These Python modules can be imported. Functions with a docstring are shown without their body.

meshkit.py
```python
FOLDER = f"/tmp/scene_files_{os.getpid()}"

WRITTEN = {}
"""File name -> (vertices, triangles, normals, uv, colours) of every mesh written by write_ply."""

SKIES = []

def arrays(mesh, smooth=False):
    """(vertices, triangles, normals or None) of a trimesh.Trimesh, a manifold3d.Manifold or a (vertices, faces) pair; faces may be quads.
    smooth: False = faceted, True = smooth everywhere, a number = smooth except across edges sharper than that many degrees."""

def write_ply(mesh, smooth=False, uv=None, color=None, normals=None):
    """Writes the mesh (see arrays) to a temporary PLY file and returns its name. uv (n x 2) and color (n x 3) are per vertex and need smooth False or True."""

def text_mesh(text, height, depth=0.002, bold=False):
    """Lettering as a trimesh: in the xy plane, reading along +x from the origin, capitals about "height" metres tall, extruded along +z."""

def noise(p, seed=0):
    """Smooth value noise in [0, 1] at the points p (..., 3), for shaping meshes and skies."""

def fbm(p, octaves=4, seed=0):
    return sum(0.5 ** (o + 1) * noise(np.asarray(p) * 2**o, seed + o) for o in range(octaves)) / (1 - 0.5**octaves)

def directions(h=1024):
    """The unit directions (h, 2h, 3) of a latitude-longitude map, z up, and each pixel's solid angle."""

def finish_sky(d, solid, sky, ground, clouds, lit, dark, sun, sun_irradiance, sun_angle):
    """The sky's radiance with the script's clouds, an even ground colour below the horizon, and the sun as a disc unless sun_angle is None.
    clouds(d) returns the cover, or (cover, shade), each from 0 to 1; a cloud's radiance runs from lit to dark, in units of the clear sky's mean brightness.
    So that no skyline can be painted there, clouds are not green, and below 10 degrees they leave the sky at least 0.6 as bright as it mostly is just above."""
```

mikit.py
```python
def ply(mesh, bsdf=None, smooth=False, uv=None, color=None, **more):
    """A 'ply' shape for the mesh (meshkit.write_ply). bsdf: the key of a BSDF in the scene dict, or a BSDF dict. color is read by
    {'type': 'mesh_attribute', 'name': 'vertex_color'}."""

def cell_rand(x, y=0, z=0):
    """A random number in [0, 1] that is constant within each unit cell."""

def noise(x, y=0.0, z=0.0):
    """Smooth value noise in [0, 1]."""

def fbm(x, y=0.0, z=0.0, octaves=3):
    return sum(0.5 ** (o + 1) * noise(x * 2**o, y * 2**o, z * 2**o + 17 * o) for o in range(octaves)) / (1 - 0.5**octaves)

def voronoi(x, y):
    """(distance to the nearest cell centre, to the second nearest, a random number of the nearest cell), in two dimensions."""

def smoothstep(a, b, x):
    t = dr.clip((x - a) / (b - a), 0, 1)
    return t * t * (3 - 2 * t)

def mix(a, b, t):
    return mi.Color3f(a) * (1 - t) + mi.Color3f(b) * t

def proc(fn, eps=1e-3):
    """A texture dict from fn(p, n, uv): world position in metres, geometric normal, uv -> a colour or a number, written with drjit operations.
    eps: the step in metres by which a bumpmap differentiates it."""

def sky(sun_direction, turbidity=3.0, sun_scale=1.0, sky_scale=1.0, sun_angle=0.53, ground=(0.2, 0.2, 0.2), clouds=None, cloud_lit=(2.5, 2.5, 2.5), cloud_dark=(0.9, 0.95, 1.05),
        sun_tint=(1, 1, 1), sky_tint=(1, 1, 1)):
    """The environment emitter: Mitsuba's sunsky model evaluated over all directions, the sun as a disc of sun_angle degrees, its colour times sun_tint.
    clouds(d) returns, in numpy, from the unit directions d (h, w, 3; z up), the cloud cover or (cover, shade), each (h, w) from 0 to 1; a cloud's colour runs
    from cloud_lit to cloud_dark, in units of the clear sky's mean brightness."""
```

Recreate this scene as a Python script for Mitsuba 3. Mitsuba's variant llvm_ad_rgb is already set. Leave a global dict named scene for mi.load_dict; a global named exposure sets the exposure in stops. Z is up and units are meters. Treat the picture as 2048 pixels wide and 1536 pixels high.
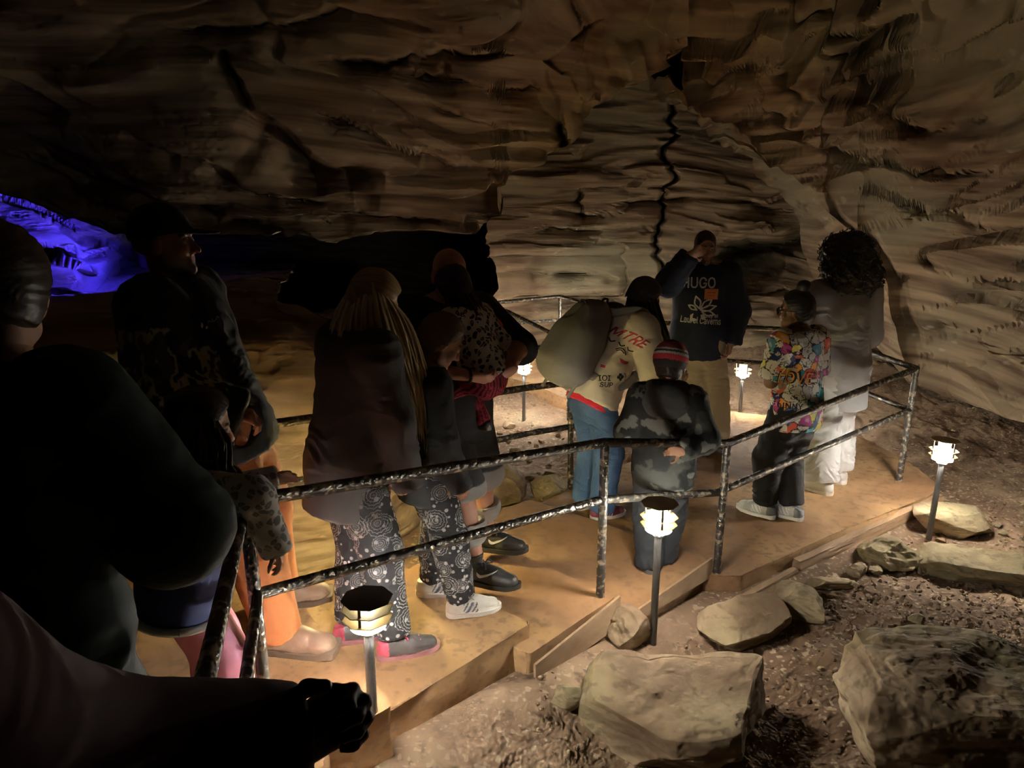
import math, random
import numpy as np, trimesh, mitsuba as mi, drjit as dr
import mikit, meshkit
from mikit import proc, noise, fbm, voronoi, smoothstep, mix, cell_rand
from scipy.interpolate import RBFInterpolator
from scipy.spatial import ConvexHull
import shapely.geometry as sg
random.seed(7)
T = mi.ScalarTransform4f
scene, labels = {'type': 'scene'}, {}

# ---------------------------------------------------------------- camera, exposure
F_PX, PITCH, EYE = 1500.0, math.radians(13.8), np.array([0, 0, 2.0])
scene['camera'] = {'type': 'perspective', 'fov': 2 * math.degrees(math.atan(1024 / F_PX)), 'fov_axis': 'x', 'near_clip': 0.05, 'far_clip': 100.0,
                   'to_world': T().look_at(origin=[0, 0, 2], target=[0, math.cos(PITCH), 2 - math.sin(PITCH)], up=[0, 0, 1])}
exposure = 2.7
LAMP_WHITE, LAMP_YELLOW, LAMP_BLUE = (1.0, 0.93, 0.80), (1.0, 0.83, 0.36), (0.035, 0.025, 1.0)
LAMP_POWER = 100.0                                     # radiance of the frosted bulbs
# the place's path lamps: x, y, ground z, bulb height, colour, relative power  (built further down)
FW = np.array([0, math.cos(PITCH), -math.sin(PITCH)]); DN = np.array([0, -math.sin(PITCH), -math.cos(PITCH)]); RT = np.array([1.0, 0, 0])

def at(px, py, y):
    """Point of the photograph's ray through a pixel, y metres in front of the viewer."""
    d = FW + RT * (px - 1024) / F_PX + DN * (py - 768) / F_PX
    return EYE + d * (y / d[1])

def ground_at(px, py, z):
    d = FW + RT * (px - 1024) / F_PX + DN * (py - 768) / F_PX
    return EYE + d * ((z - 2.0) / d[2])

def at_arr(px, py, y):
    d = FW + np.asarray(px)[..., None] * RT / F_PX - RT * 1024 / F_PX + (np.asarray(py)[..., None] - 768) * DN / F_PX
    return EYE + d * (np.asarray(y) / d[..., 1])[..., None]

# ---------------------------------------------------------------- bookkeeping
def numbered(name):
    if name not in labels and name not in scene and not any(k.startswith(name + '__') for k in scene):
        return name
    i = 1
    while f'{name}_{i:03d}' in labels or f'{name}_{i:03d}' in scene or any(k.startswith(f'{name}_{i:03d}__') for k in scene):
        i += 1
    return f'{name}_{i:03d}'

def thing(name, label, category, group=None):
    key = numbered(name)
    labels[key] = {'label': label, 'category': category}
    if group: labels[key]['group'] = group
    return key

def part(holder, name, mesh, bsdf, smooth=30, label=None, **more):
    key = numbered(f'{holder}__{name}')
    scene[key] = mikit.ply(mesh, bsdf, smooth=smooth, **more)
    if label: labels[key] = {'label': label}
    return key

def single(name, mesh, bsdf, label, category, group=None, smooth=30, **more):
    key = thing(name, label, category, group)
    scene[key] = mikit.ply(mesh, bsdf, smooth=smooth, **more)
    return key

def structure(name, mesh, bsdf, smooth=30, label=None, **more):
    scene[name] = mikit.ply(mesh, bsdf, smooth=smooth, **more)
    labels[name] = {'kind': 'structure'}
    if label: labels[name]['label'] = label
    return name

def V(*a): return np.array(a, float)
def unit(v): v = np.asarray(v, float); return v / (np.linalg.norm(v) + 1e-12)
def join(ms): return trimesh.util.concatenate(ms)
def grid_mesh(P):
    h, w = P.shape[:2]
    i, j = np.meshgrid(np.arange(h - 1), np.arange(w - 1), indexing='ij')
    q = np.stack([i * w + j, i * w + j + 1, (i + 1) * w + j + 1, (i + 1) * w + j], -1).reshape(-1, 4)
    return trimesh.Trimesh(P.reshape(-1, 3), np.vstack([q[:, [0, 1, 2]], q[:, [0, 2, 3]]]), process=False)

def tube(points, r, sides=12, caps=True, flat=1.0, up=(0, 0, 1)):
    """Sweep along a polyline with mitred bends; r scalar or one per point."""
    p = np.asarray(points, float); n = len(p)
    r = np.broadcast_to(np.asarray(r, float), (n,))
    seg = np.diff(p, axis=0); seg /= np.linalg.norm(seg, axis=1, keepdims=True) + 1e-12
    tan = np.vstack([seg[:1], seg[:-1] + seg[1:], seg[-1:]]); tan /= np.linalg.norm(tan, axis=1, keepdims=True) + 1e-12
    a0 = np.cross(tan[0], up)
    if np.linalg.norm(a0) < 1e-3: a0 = np.cross(tan[0], (1, 0, 0.1))
    a = unit(a0); rings = []
    ang = np.arange(sides) * 2 * math.pi / sides
    for k in range(n):
        a = unit(a - tan[k] * (a @ tan[k])); b = np.cross(tan[k], a)
        rings.append(p[k] + r[k] * (np.cos(ang)[:, None] * a + flat * np.sin(ang)[:, None] * b))
    v = np.vstack(rings); f = []
    for k in range(n - 1):
        for s in range(sides):
            q = [k * sides + s, k * sides + (s + 1) % sides, (k + 1) * sides + (s + 1) % sides, (k + 1) * sides + s]
            f += [[q[0], q[1], q[2]], [q[0], q[2], q[3]]]
    if caps:
        v = np.vstack([v, p[:1], p[-1:]]); c0, c1 = len(v) - 2, len(v) - 1
        for s in range(sides):
            f += [[c0, (s + 1) % sides, s], [c1, (n - 1) * sides + s, (n - 1) * sides + (s + 1) % sides]]
    return trimesh.Trimesh(v, np.array(f), process=False)

def smooth_path(pts, n=8):
    """Catmull-Rom through the points."""
    p = np.asarray(pts, float); q = np.vstack([2 * p[0] - p[1], p, 2 * p[-1] - p[-2]]); out = []
    for i in range(1, len(q) - 2):
        for t in np.linspace(0, 1, n, endpoint=False):
            out.append(0.5 * (2 * q[i] + (q[i + 1] - q[i - 1]) * t + (2 * q[i - 1] - 5 * q[i] + 4 * q[i + 1] - q[i + 2]) * t ** 2 + (3 * q[i] - q[i - 1] - 3 * q[i + 1] + q[i + 2]) * t ** 3))
    return np.array(out + [p[-1]])

def slab(poly, z0, z1, rough=0.026, cell=0.06, seed=0):
    """A cast slab: plan outline extruded, remeshed and worn at its edges."""
    pg = sg.Polygon(poly).buffer(-0.02).buffer(0.02)
    m = trimesh.creation.extrude_polygon(pg, z1 - z0, engine='earcut'); m.apply_translation([0, 0, z0])
    v, f = trimesh.remesh.subdivide_to_size(m.vertices, m.faces, cell)
    m = trimesh.Trimesh(v, f)
    m.merge_vertices()
    p = np.array(m.vertices)
    n = meshkit.fbm(p * 5, 3, seed)[:, None] - 0.5
    m.vertices = p + n * m.vertex_normals * rough * 2 * np.array([1, 1, 0.35])
    return m

# ---------------------------------------------------------------- materials
def rgb(c): return {'type': 'rgb', 'value': [float(x) for x in c]}
def mat(name, color, rough=0.7, metallic=0.0, spec=0.4, bump=None, bump_scale=0.004, eps=1e-3, **more):
    b = {'type': 'principled', 'base_color': color if isinstance(color, dict) else rgb(color), 'roughness': rough, 'metallic': metallic, 'specular': spec, **more}
    if bump is not None:
        b = {'type': 'bumpmap', 'tex': proc(bump, eps), 'scale': bump_scale, 'bsdf': b}
    scene[name] = {'type': 'twosided', 'bsdf': b}
    return name

def rock_color(p, n, uv):
    w = noise(p.x * 0.5, p.y * 0.5, p.z * 0.8)
    zz = p.z + 0.5 * w + 0.05 * p.x
    band = fbm(p.x * 0.9 + 5, p.y * 0.9, zz * 13, 4)
    patch = fbm(p.x * 0.8, p.y * 0.8 + 9, p.z * 0.9, 3)
    c = mix((0.105, 0.066, 0.040), (0.27, 0.20, 0.125), smoothstep(0.25, 0.75, band))
    c = mix(c, (0.215, 0.195, 0.125), smoothstep(0.45, 0.7, patch) * 0.75)
    c = mix(c, (0.06, 0.042, 0.03), smoothstep(0.60, 0.78, fbm(p.x * 1.4 + 3, p.y * 1.4, zz * 5, 3)) * 0.7)
    return mix(c, (0.36, 0.31, 0.23), smoothstep(0.72, 0.85, fbm(p.x * 7, p.y * 7, p.z * 9, 3)) * 0.5)
def rock_bump(p, n, uv):
    zz = p.z + 0.5 * noise(p.x * 0.5, p.y * 0.5, p.z * 0.8) + 0.05 * p.x
    return fbm(p.x * 2.5, p.y * 2.5, zz * 30, 3) + 0.5 * fbm(p.x * 25, p.y * 25, p.z * 25, 2)
mat('rock_mat', proc(rock_color), 0.9, spec=0.25, bump=rock_bump, bump_scale=0.03, eps=4e-3)

def boulder_color(p, n, uv):
    a = fbm(p.x * 3 + 4, p.y * 3, p.z * 6, 4)
    c = mix((0.10, 0.066, 0.040), (0.25, 0.19, 0.12), smoothstep(0.3, 0.7, a))
    c = mix(c, (0.20, 0.17, 0.095), smoothstep(0.5, 0.7, fbm(p.x * 2, p.y * 2 + 3, p.z * 2, 2)) * 0.6)
    return mix(c, (0.07, 0.048, 0.03), smoothstep(0.54, 0.72, fbm(p.x * 26, p.y * 26, p.z * 30, 3)) * 0.45)
def boulder_bump(p, n, uv): return fbm(p.x * 14, p.y * 14, p.z * 22, 3) + 0.35 * fbm(p.x * 60, p.y * 60, p.z * 60, 2)
mat('boulder_mat', proc(boulder_color), 0.9, spec=0.25, bump=boulder_bump, bump_scale=0.018, eps=3e-3)

def dirt_color(p, n, uv):
    a = fbm(p.x * 1.6, p.y * 1.6, 0.0, 4); b = fbm(p.x * 28, p.y * 28, p.z * 28, 3)
    c = mix((0.105, 0.066, 0.042), (0.245, 0.17, 0.11), smoothstep(0.3, 0.7, a))
    c = mix(c, (0.05, 0.033, 0.024), smoothstep(0.55, 0.75, b) * 0.6)
    return mix(c, (0.34, 0.27, 0.19), smoothstep(0.66, 0.75, noise(p.x * 60, p.y * 60, p.z * 60)) * 0.5)
def dirt_bump(p, n, uv): return fbm(p.x * 18, p.y * 18, p.z * 18, 3) + 0.4 * noise(p.x * 90, p.y * 90, p.z * 90)
mat('dirt_mat', proc(dirt_color), 0.95, spec=0.2, bump=dirt_bump, bump_scale=0.03, eps=3e-3)

def concrete_color(p, n, uv):
    a = fbm(p.x * 1.8, p.y * 1.8, 2.0, 4); b = fbm(p.x * 30, p.y * 30, p.z * 30, 3)
    c = mix((0.150, 0.080, 0.037), (0.255, 0.155, 0.074), smoothstep(0.3, 0.7, a))
    return mix(c, (0.10, 0.06, 0.036), smoothstep(0.5, 0.75, b) * 0.5)
def concrete_bump(p, n, uv): return fbm(p.x * 12, p.y * 12, p.z * 12, 3) + 0.3 * noise(p.x * 120, p.y * 120, p.z * 120)
mat('concrete_mat', proc(concrete_color), 0.85, spec=0.3, bump=concrete_bump, bump_scale=0.006, eps=2e-3)

def rail_color(p, n, uv):
    return mix((0.05, 0.047, 0.043), (0.34, 0.29, 0.22), smoothstep(0.50, 0.72, fbm(p.x * 40, p.y * 40, p.z * 40, 3)))
def rail_bump(p, n, uv): return fbm(p.x * 70, p.y * 70, p.z * 70, 2)
mat('rail_mat', proc(rail_color), 0.33, metallic=0.65, spec=0.7, bump=rail_bump, bump_scale=0.008, eps=1.5e-3)
mat('lamp_plate_gold', (0.40, 0.32, 0.17), 0.55, metallic=0.2)
mat('lamp_plate_dark', (0.035, 0.032, 0.030), 0.4, metallic=0.2)
mat('lamp_post_mat', (0.06, 0.058, 0.055), 0.42, metallic=0.5)
mat('lamp_bulb_mat', (0.8, 0.8, 0.78), 0.3)
def wood_color(p, n, uv):
    return mix((0.10, 0.06, 0.035), (0.30, 0.20, 0.115), fbm((p.x + p.y) * 2.0, (p.x - p.y) * 16, p.z * 40, 3))
def wood_bump(p, n, uv): return fbm((p.x + p.y) * 4.0, (p.x - p.y) * 50, p.z * 70, 3)
mat('wood_mat', proc(wood_color), 0.85, bump=wood_bump, bump_scale=0.012, eps=2e-3)
mat('plate_mat', proc(lambda p, n, uv: mix((0.16, 0.10, 0.06), (0.30, 0.21, 0.13), fbm(p.x * 9, p.y * 9, p.z * 14, 3))), 0.8, spec=0.3)
# ---------------------------------------------------------------- cave shell
def polyline_distance(px, py, line):
    d = np.full(px.shape, 1e9)
    for (x0, y0), (x1, y1) in zip(line[:-1], line[1:]):
        vx, vy = x1 - x0, y1 - y0
        t = np.clip(((px - x0) * vx + (py - y0) * vy) / (vx * vx + vy * vy), 0, 1)
        d = np.minimum(d, np.hypot(px - x0 - t * vx, py - y0 - t * vy))
    return d

def beds(px, py, y, creases, seed):
    """Bedding cracks along polylines: the bed above overhangs sharply, the one below swings back out over a hand's breadth; depth and course vary."""
    q = np.stack([px / 70.0, py / 70.0, 0 * px], -1)
    wx, wy = px + 26 * (meshkit.fbm(q, 3, seed) - 0.5), py + 22 * (meshkit.fbm(q, 3, seed + 1) - 0.5)
    vary = np.clip(meshkit.fbm(q * 0.8, 2, seed + 2) * 3.0 - 0.6, 0.30, 1.5)
    for line, wid, dep in creases:
        best, side, along = np.full(px.shape, 1e9), np.ones(px.shape), np.zeros(px.shape); L = len(line) - 1
        for i, ((x0, y0), (x1, y1)) in enumerate(zip(line[:-1], line[1:])):
            vx, vy = x1 - x0, y1 - y0
            if vx < 0 or (vx == 0 and vy < 0): x0, y0, vx, vy = x1, y1, -vx, -vy
            t = np.clip(((wx - x0) * vx + (wy - y0) * vy) / (vx * vx + vy * vy), 0, 1); dx, dy = wx - x0 - t * vx, wy - y0 - t * vy; d = np.hypot(dx, dy)
            side = np.where(d < best, np.sign(vx * dy - vy * dx), side); along = np.where(d < best, (i + t) / L, along); best = np.minimum(best, d)
        ends = np.clip(np.minimum(along, 1 - along) * 6, 0, 1)
        prof = np.where(side > 0, np.exp(-best / (2.6 * wid)), np.exp(-(best / (0.35 * wid)) ** 2))
        y = y + dep * 1.35 * vary * ends * prof
    return y

def depth_fn(ctrl):
    c = np.array(ctrl, float)
    rb = RBFInterpolator(c[:, :2] / 500.0, np.log(c[:, 2]), kernel='linear', smoothing=0.002)
    return lambda px, py: np.exp(rb(np.stack([px.ravel(), py.ravel()], -1) / 500.0)).reshape(px.shape)

def strata(p, seed, bed=0.30, tilt=(0.06, 0.1)):
    """Relief of cross-bedded sandstone at the points, metres outwards: broad lenses, long thin bedding cracks, fine ledges."""
    w = meshkit.fbm(p * [0.30, 0.30, 0.5], 3, seed) - 0.5
    zz = p[..., 2] + tilt[0] * p[..., 0] + tilt[1] * p[..., 1] + 1.0 * w
    q = np.stack([p[..., 0], p[..., 1], zz], -1)
    lump = meshkit.fbm(p * [0.42, 0.42, 0.9] + 7, 3, seed + 11) - 0.5
    lens = meshkit.fbm(q * [0.45, 0.45, 2.2] + 13, 3, seed + 4)
    step = lens * 5.0; fr = step - np.floor(step); ledge = np.minimum(fr / 0.86, (1 - fr) / 0.14) - 0.5
    strength = np.clip(meshkit.fbm(p * [0.5, 0.5, 0.8] + 31, 2, seed + 5) * 3.0 - 1.0, 0, 1)
    r = meshkit.fbm(q * [0.40, 0.40, 3.0] + 3, 3, seed + 21); crack = np.exp(-((r - 0.5) / 0.010) ** 2)
    fine = meshkit.fbm(q * [1.0, 1.0, 7.0] + 5, 2, seed + 6) - 0.5
    return 0.62 * lump + 0.20 * ledge * strength - 0.055 * crack * np.clip(1.4 - strength, 0, 1) + 0.07 * fine * (0.5 + strength) + 0.035 * (meshkit.fbm(p * 5.0, 3, seed + 2) - 0.5)

def displaced(P, seed, amount=1.0, bed=0.3, tilt=(0.06, 0.1), base=None):
    Q = P if base is None else base
    du, dv = np.gradient(Q, axis=1), np.gradient(Q, axis=0)
    n = np.cross(du, dv); n /= np.linalg.norm(n, axis=-1, keepdims=True) + 1e-9
    n = np.where(((EYE - Q) * n).sum(-1, keepdims=True) < 0, -n, n)
    return P + n * (strata(Q, seed, bed, tilt) * amount)[..., None]

def rock_sheet(cols, edge, top, ctrl, creases=(), nrow=170, curl=(2.5, 0.35, 14), seed=1, amount=1.0, power=1.0, bed=0.3, tilt=(0.06, 0.1), lip=0.22):
    """Rock face from high overhead down to its lower edge, then turning back into the hill behind that edge."""
    e = np.array(edge, float); low = np.interp(cols, e[:, 0], e[:, 1])
    low = low + 8 * (meshkit.fbm(np.stack([cols / 40.0, cols * 0, cols * 0], -1), 3, seed + 77) - 0.5)
    v = np.linspace(0, 1, nrow) ** power
    px = np.broadcast_to(cols, (nrow, len(cols))); py = top + (low - top)[None] * v[:, None]
    y0 = y = depth_fn(ctrl)(px, py)
    y = beds(px, py, y, creases, seed + 60)
    y = y - lip * np.exp(-np.clip(low[None] - py, 0, None) / 45)                     # the lower edge juts out
    P = displaced(at_arr(px, py, y), seed, amount, bed, tilt, at_arr(px, py, y0))
    dy, dz, n = curl; base = P[-1]
    s = np.linspace(0, 1, n + 1)[1:] ** 1.4
    back = base[None] + np.stack([0 * s, dy * s, dz * np.sin(s * math.pi / 2)], -1)[:, None]
    back = back + ((meshkit.fbm(back * 1.5, 3, seed + 9) - 0.5) * 0.35)[..., None] * np.array([0, 0, 1.0]) * np.minimum(1, s * 3)[:, None, None]
    return grid_mesh(np.concatenate([P, back], 0))

cols_of = lambda *segs: np.concatenate([np.linspace(a, b, n, endpoint=False) for a, b, n in segs])
L_EDGE = [(-1400, 300), (0, 392), (60, 412), (130, 436), (230, 470), (390, 462), (600, 462), (930, 452), (972, 446), (990, 400), (1010, 345), (1066, 318), (1123, 290), (1158, 254), (1187, 205), (1250, 172), (1307, 148), (1367, 112), (1380, 90), (1450, 0)]
L_CTRL = [(-1400, 300, 4.2), (-900, 300, 5.0), (-900, -100, 4.2), (-900, -1500, 1.3), (0, 392, 7.4), (0, 100, 6.2), (0, -100, 5.2), (0, -1500, 1.6), (300, 430, 7.2), (600, 462, 7.2), (600, 250, 6.6), (600, 0, 5.6), (600, -600, 3.0),
          (600, -1500, 1.3), (972, 446, 8.2), (1010, 345, 8.1), (1000, 150, 6.5), (1000, 0, 5.3), (1123, 290, 8.1), (1187, 205, 7.9), (1307, 148, 8.2), (1367, 112, 8.6), (1367, 0, 7.0), (1150, 100, 6.4), (1367, -400, 4.0), (1367, -1500, 1.5)]
L_CREASE = [([(500, 195), (560, 240), (610, 300), (670, 322), (760, 326)], 17, 0.45), ([(440, 110), (470, 150), (520, 200)], 6, 0.16), ([(600, 120), (760, 128), (897, 117), (996, 92), (1123, 110)], 8, 0.20), ([(600, 205), (760, 262), (883, 311), (1000, 336)], 6, 0.16),
            ([(250, 250), (420, 300), (560, 380), (700, 400)], 8, 0.2), ([(755, 140), (900, 160), (1040, 172), (1100, 165)], 6, 0.15), ([(1105, 170), (1110, 240), (1120, 285)], 5, 0.18), ([(1110, 240), (1090, 130), (1140, 70), (1290, 20)], 10, 0.22),
            ([(380, 430), (560, 442), (720, 420), (930, 432)], 6, 0.14), ([(840, 180), (1000, 240), (1100, 262)], 5, 0.10), ([(120, 330), (300, 370), (460, 420)], 7, 0.14), ([(300, 80), (480, 60), (700, 30), (900, 45)], 8, 0.16)]
structure('ceiling', rock_sheet(cols_of((-1400, -100, 60), (-100, 1376, 330)), L_EDGE, -1500, L_CTRL, L_CREASE, nrow=270, curl=(6.0, 0.25, 26), seed=3, power=0.62, tilt=(0.10, 0.18)), 'rock_mat', smooth=50)

R_EDGE = [(1300, 60), (1371, 163), (1392, 191), (1455, 244), (1491, 269), (1519, 318), (1604, 371), (1653, 385), (1661, 424), (1717, 467), (1731, 523), (1767, 601), (1795, 686), (1837, 752), (1900, 790), (2048, 840), (2700, 1140), (3200, 1300)]
R_CTRL = [(1371, 163, 8.9), (1455, 244, 8.8), (1519, 318, 8.7), (1653, 385, 8.3), (1717, 467, 8.1), (1767, 601, 8.0), (1837, 752, 8.45), (2048, 840, 6.9), (2700, 1140, 3.75), (3200, 1300, 2.9), (1371, 0, 7.2), (1371, -400, 4.0), (1371, -1500, 1.5),
          (1700, 200, 7.0), (1800, 450, 7.3), (1900, 620, 7.3), (2048, 400, 6.0), (2048, 620, 6.6), (2048, 0, 4.8), (2700, 500, 3.9), (2700, -200, 3.0), (2700, -1500, 1.2), (3200, 0, 2.6), (2048, -1500, 1.3), (1700, -1500, 1.4), (1700, -200, 4.6)]
R_CREASE = [([(1385, 90), (1440, 150), (1560, 130), (1640, 70)], 8, 0.2), ([(1640, 60), (1740, 170), (1820, 220), (1900, 260)], 7, 0.2), ([(1540, 130), (1660, 190), (1780, 210)], 6, 0.14), ([(1660, 390), (1730, 480), (1800, 600), (1850, 700)], 9, 0.2),
            ([(1500, 190), (1600, 260), (1720, 320), (1850, 350), (2048, 340)], 7, 0.16), ([(1700, 380), (1850, 430), (2048, 470)], 6, 0.14), ([(1790, 520), (1920, 560), (2048, 570)], 5, 0.12), ([(1850, 640), (1960, 700), (2048, 720)], 6, 0.12), ([(1560, 10), (1700, 60), (2048, 130)], 7, 0.16)]
structure('wall_right', rock_sheet(cols_of((1366, 2100, 230), (2100, 3200, 60)), R_EDGE, -1500, R_CTRL, R_CREASE, nrow=270, curl=(2.6, 0.5, 14), seed=8, power=0.62, tilt=(-0.12, 0.15)), 'rock_mat', smooth=50)

B_EDGE = [(850, 700), (960, 660), (985, 690), (1120, 690), (1900, 740), (2000, 740)]
B_CTRL = [(960, 660, 9.8), (985, 470, 9.7), (1120, 640, 10.6), (1120, 400, 10.3), (1330, 640, 10.7), (1335, 300, 11.0), (1335, 120, 10.8), (1335, -200, 8.5), (1000, 300, 9.9), (1090, 300, 10.6), (1180, 220, 10.9), (1250, 170, 10.9), (1500, 640, 10.2), (1500, 300, 11.2), (1440, 230, 11.2), (1600, 380, 11.0), (1700, 400, 10.6), (1700, 640, 9.8), (1900, 740, 9.6), (1900, 300, 9.4)]
B_CREASE = [([(1345, 100), (1340, 200), (1334, 300), (1330, 420), (1322, 470), (1318, 560)], 4, 0.55), ([(1420, 520), (1480, 490), (1560, 480), (1690, 450)], 26, 1.5), ([(1100, 420), (1180, 432), (1300, 400), (1400, 395)], 7, 0.3), ([(985, 470), (1100, 455), (1200, 462), (1330, 440)], 6, 0.22),
            ([(1250, 480), (1253, 600)], 4, 0.2), ([(1000, 540), (1160, 545), (1240, 560)], 5, 0.2), ([(985, 585), (1120, 590), (1300, 600)], 5, 0.2), ([(1480, 400), (1600, 430), (1660, 420)], 8, 0.3), ([(1460, 600), (1560, 570), (1640, 590)], 8, 0.35), ([(1160, 380), (1160, 440)], 5, 0.25)]
def back_wall():
    cols = cols_of((978, 1760, 250), (1760, 2000, 24)); rows = np.linspace(-250, 1, 60).tolist() + np.linspace(5, 700, 190).tolist()
    px, py = np.meshgrid(cols, rows); low = np.interp(cols, [e[0] for e in B_EDGE], [e[1] for e in B_EDGE])
    py = np.minimum(py, low[None] + 0 * py)
    y0 = y = depth_fn(B_CTRL)(px, py)
    for line, wid, dep in B_CREASE[:1]: y = y + dep * np.exp(-(polyline_distance(px + 10 * (meshkit.fbm(np.stack([px * 0, py / 35.0, px * 0], -1), 3, 9) - 0.5), py, line) / wid) ** 2)
    y = beds(px, py, y, B_CREASE[1:], 71)
    jag = 46 * (meshkit.fbm(np.stack([py / 30.0, py * 0, py * 0], -1), 3, 5) - 0.5)
    P = displaced(at_arr(px + jag, py, y), 15, 0.75, bed=0.24, tilt=(0.02, 0.0), base=at_arr(px + jag, py, y0))
    s = np.linspace(1, 0, 10, endpoint=False)[:, None]
    side = P[:, :1] + np.stack([0.9 * s ** 2, 2.5 * s, 0 * s], -1).reshape(1, -1, 3)[:, :]
    return grid_mesh(np.concatenate([side, P], 1))
structure('wall_back', back_wall(), 'rock_mat', smooth=50)

def far_wall():
    """The far end of the low passage behind the visitors, and the rock on its left that the blue lamp lights."""
    cols = cols_of((-1400, -60, 30), (-60, 420, 150), (420, 1150, 60)); rows = np.linspace(300, 720, 120)
    px, py = np.meshgrid(cols, rows)
    y = depth_fn([(-1400, 400, 6.2), (-200, 400, 7.4), (0, 380, 8.6), (0, 440, 8.0), (0, 600, 7.2), (150, 430, 9.0), (225, 500, 8.8), (150, 560, 7.8), (262, 500, 13.0), (310, 500, 22), (450, 450, 24), (450, 600, 22.0), (1150, 450, 24), (1150, 650, 22)])(px, py)
    y = y + 0.6 * np.exp(-(polyline_distance(px, py, [(0, 405), (90, 430), (160, 470), (240, 478)]) / 6) ** 2) + 0.9 * np.exp(-(polyline_distance(px, py, [(90, 505), (170, 520), (240, 500)]) / 7) ** 2)
    return grid_mesh(displaced(at_arr(px, py, y), 25, 0.8, bed=0.2))
structure('wall_far', far_wall(), 'rock_mat', smooth=50)

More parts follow.
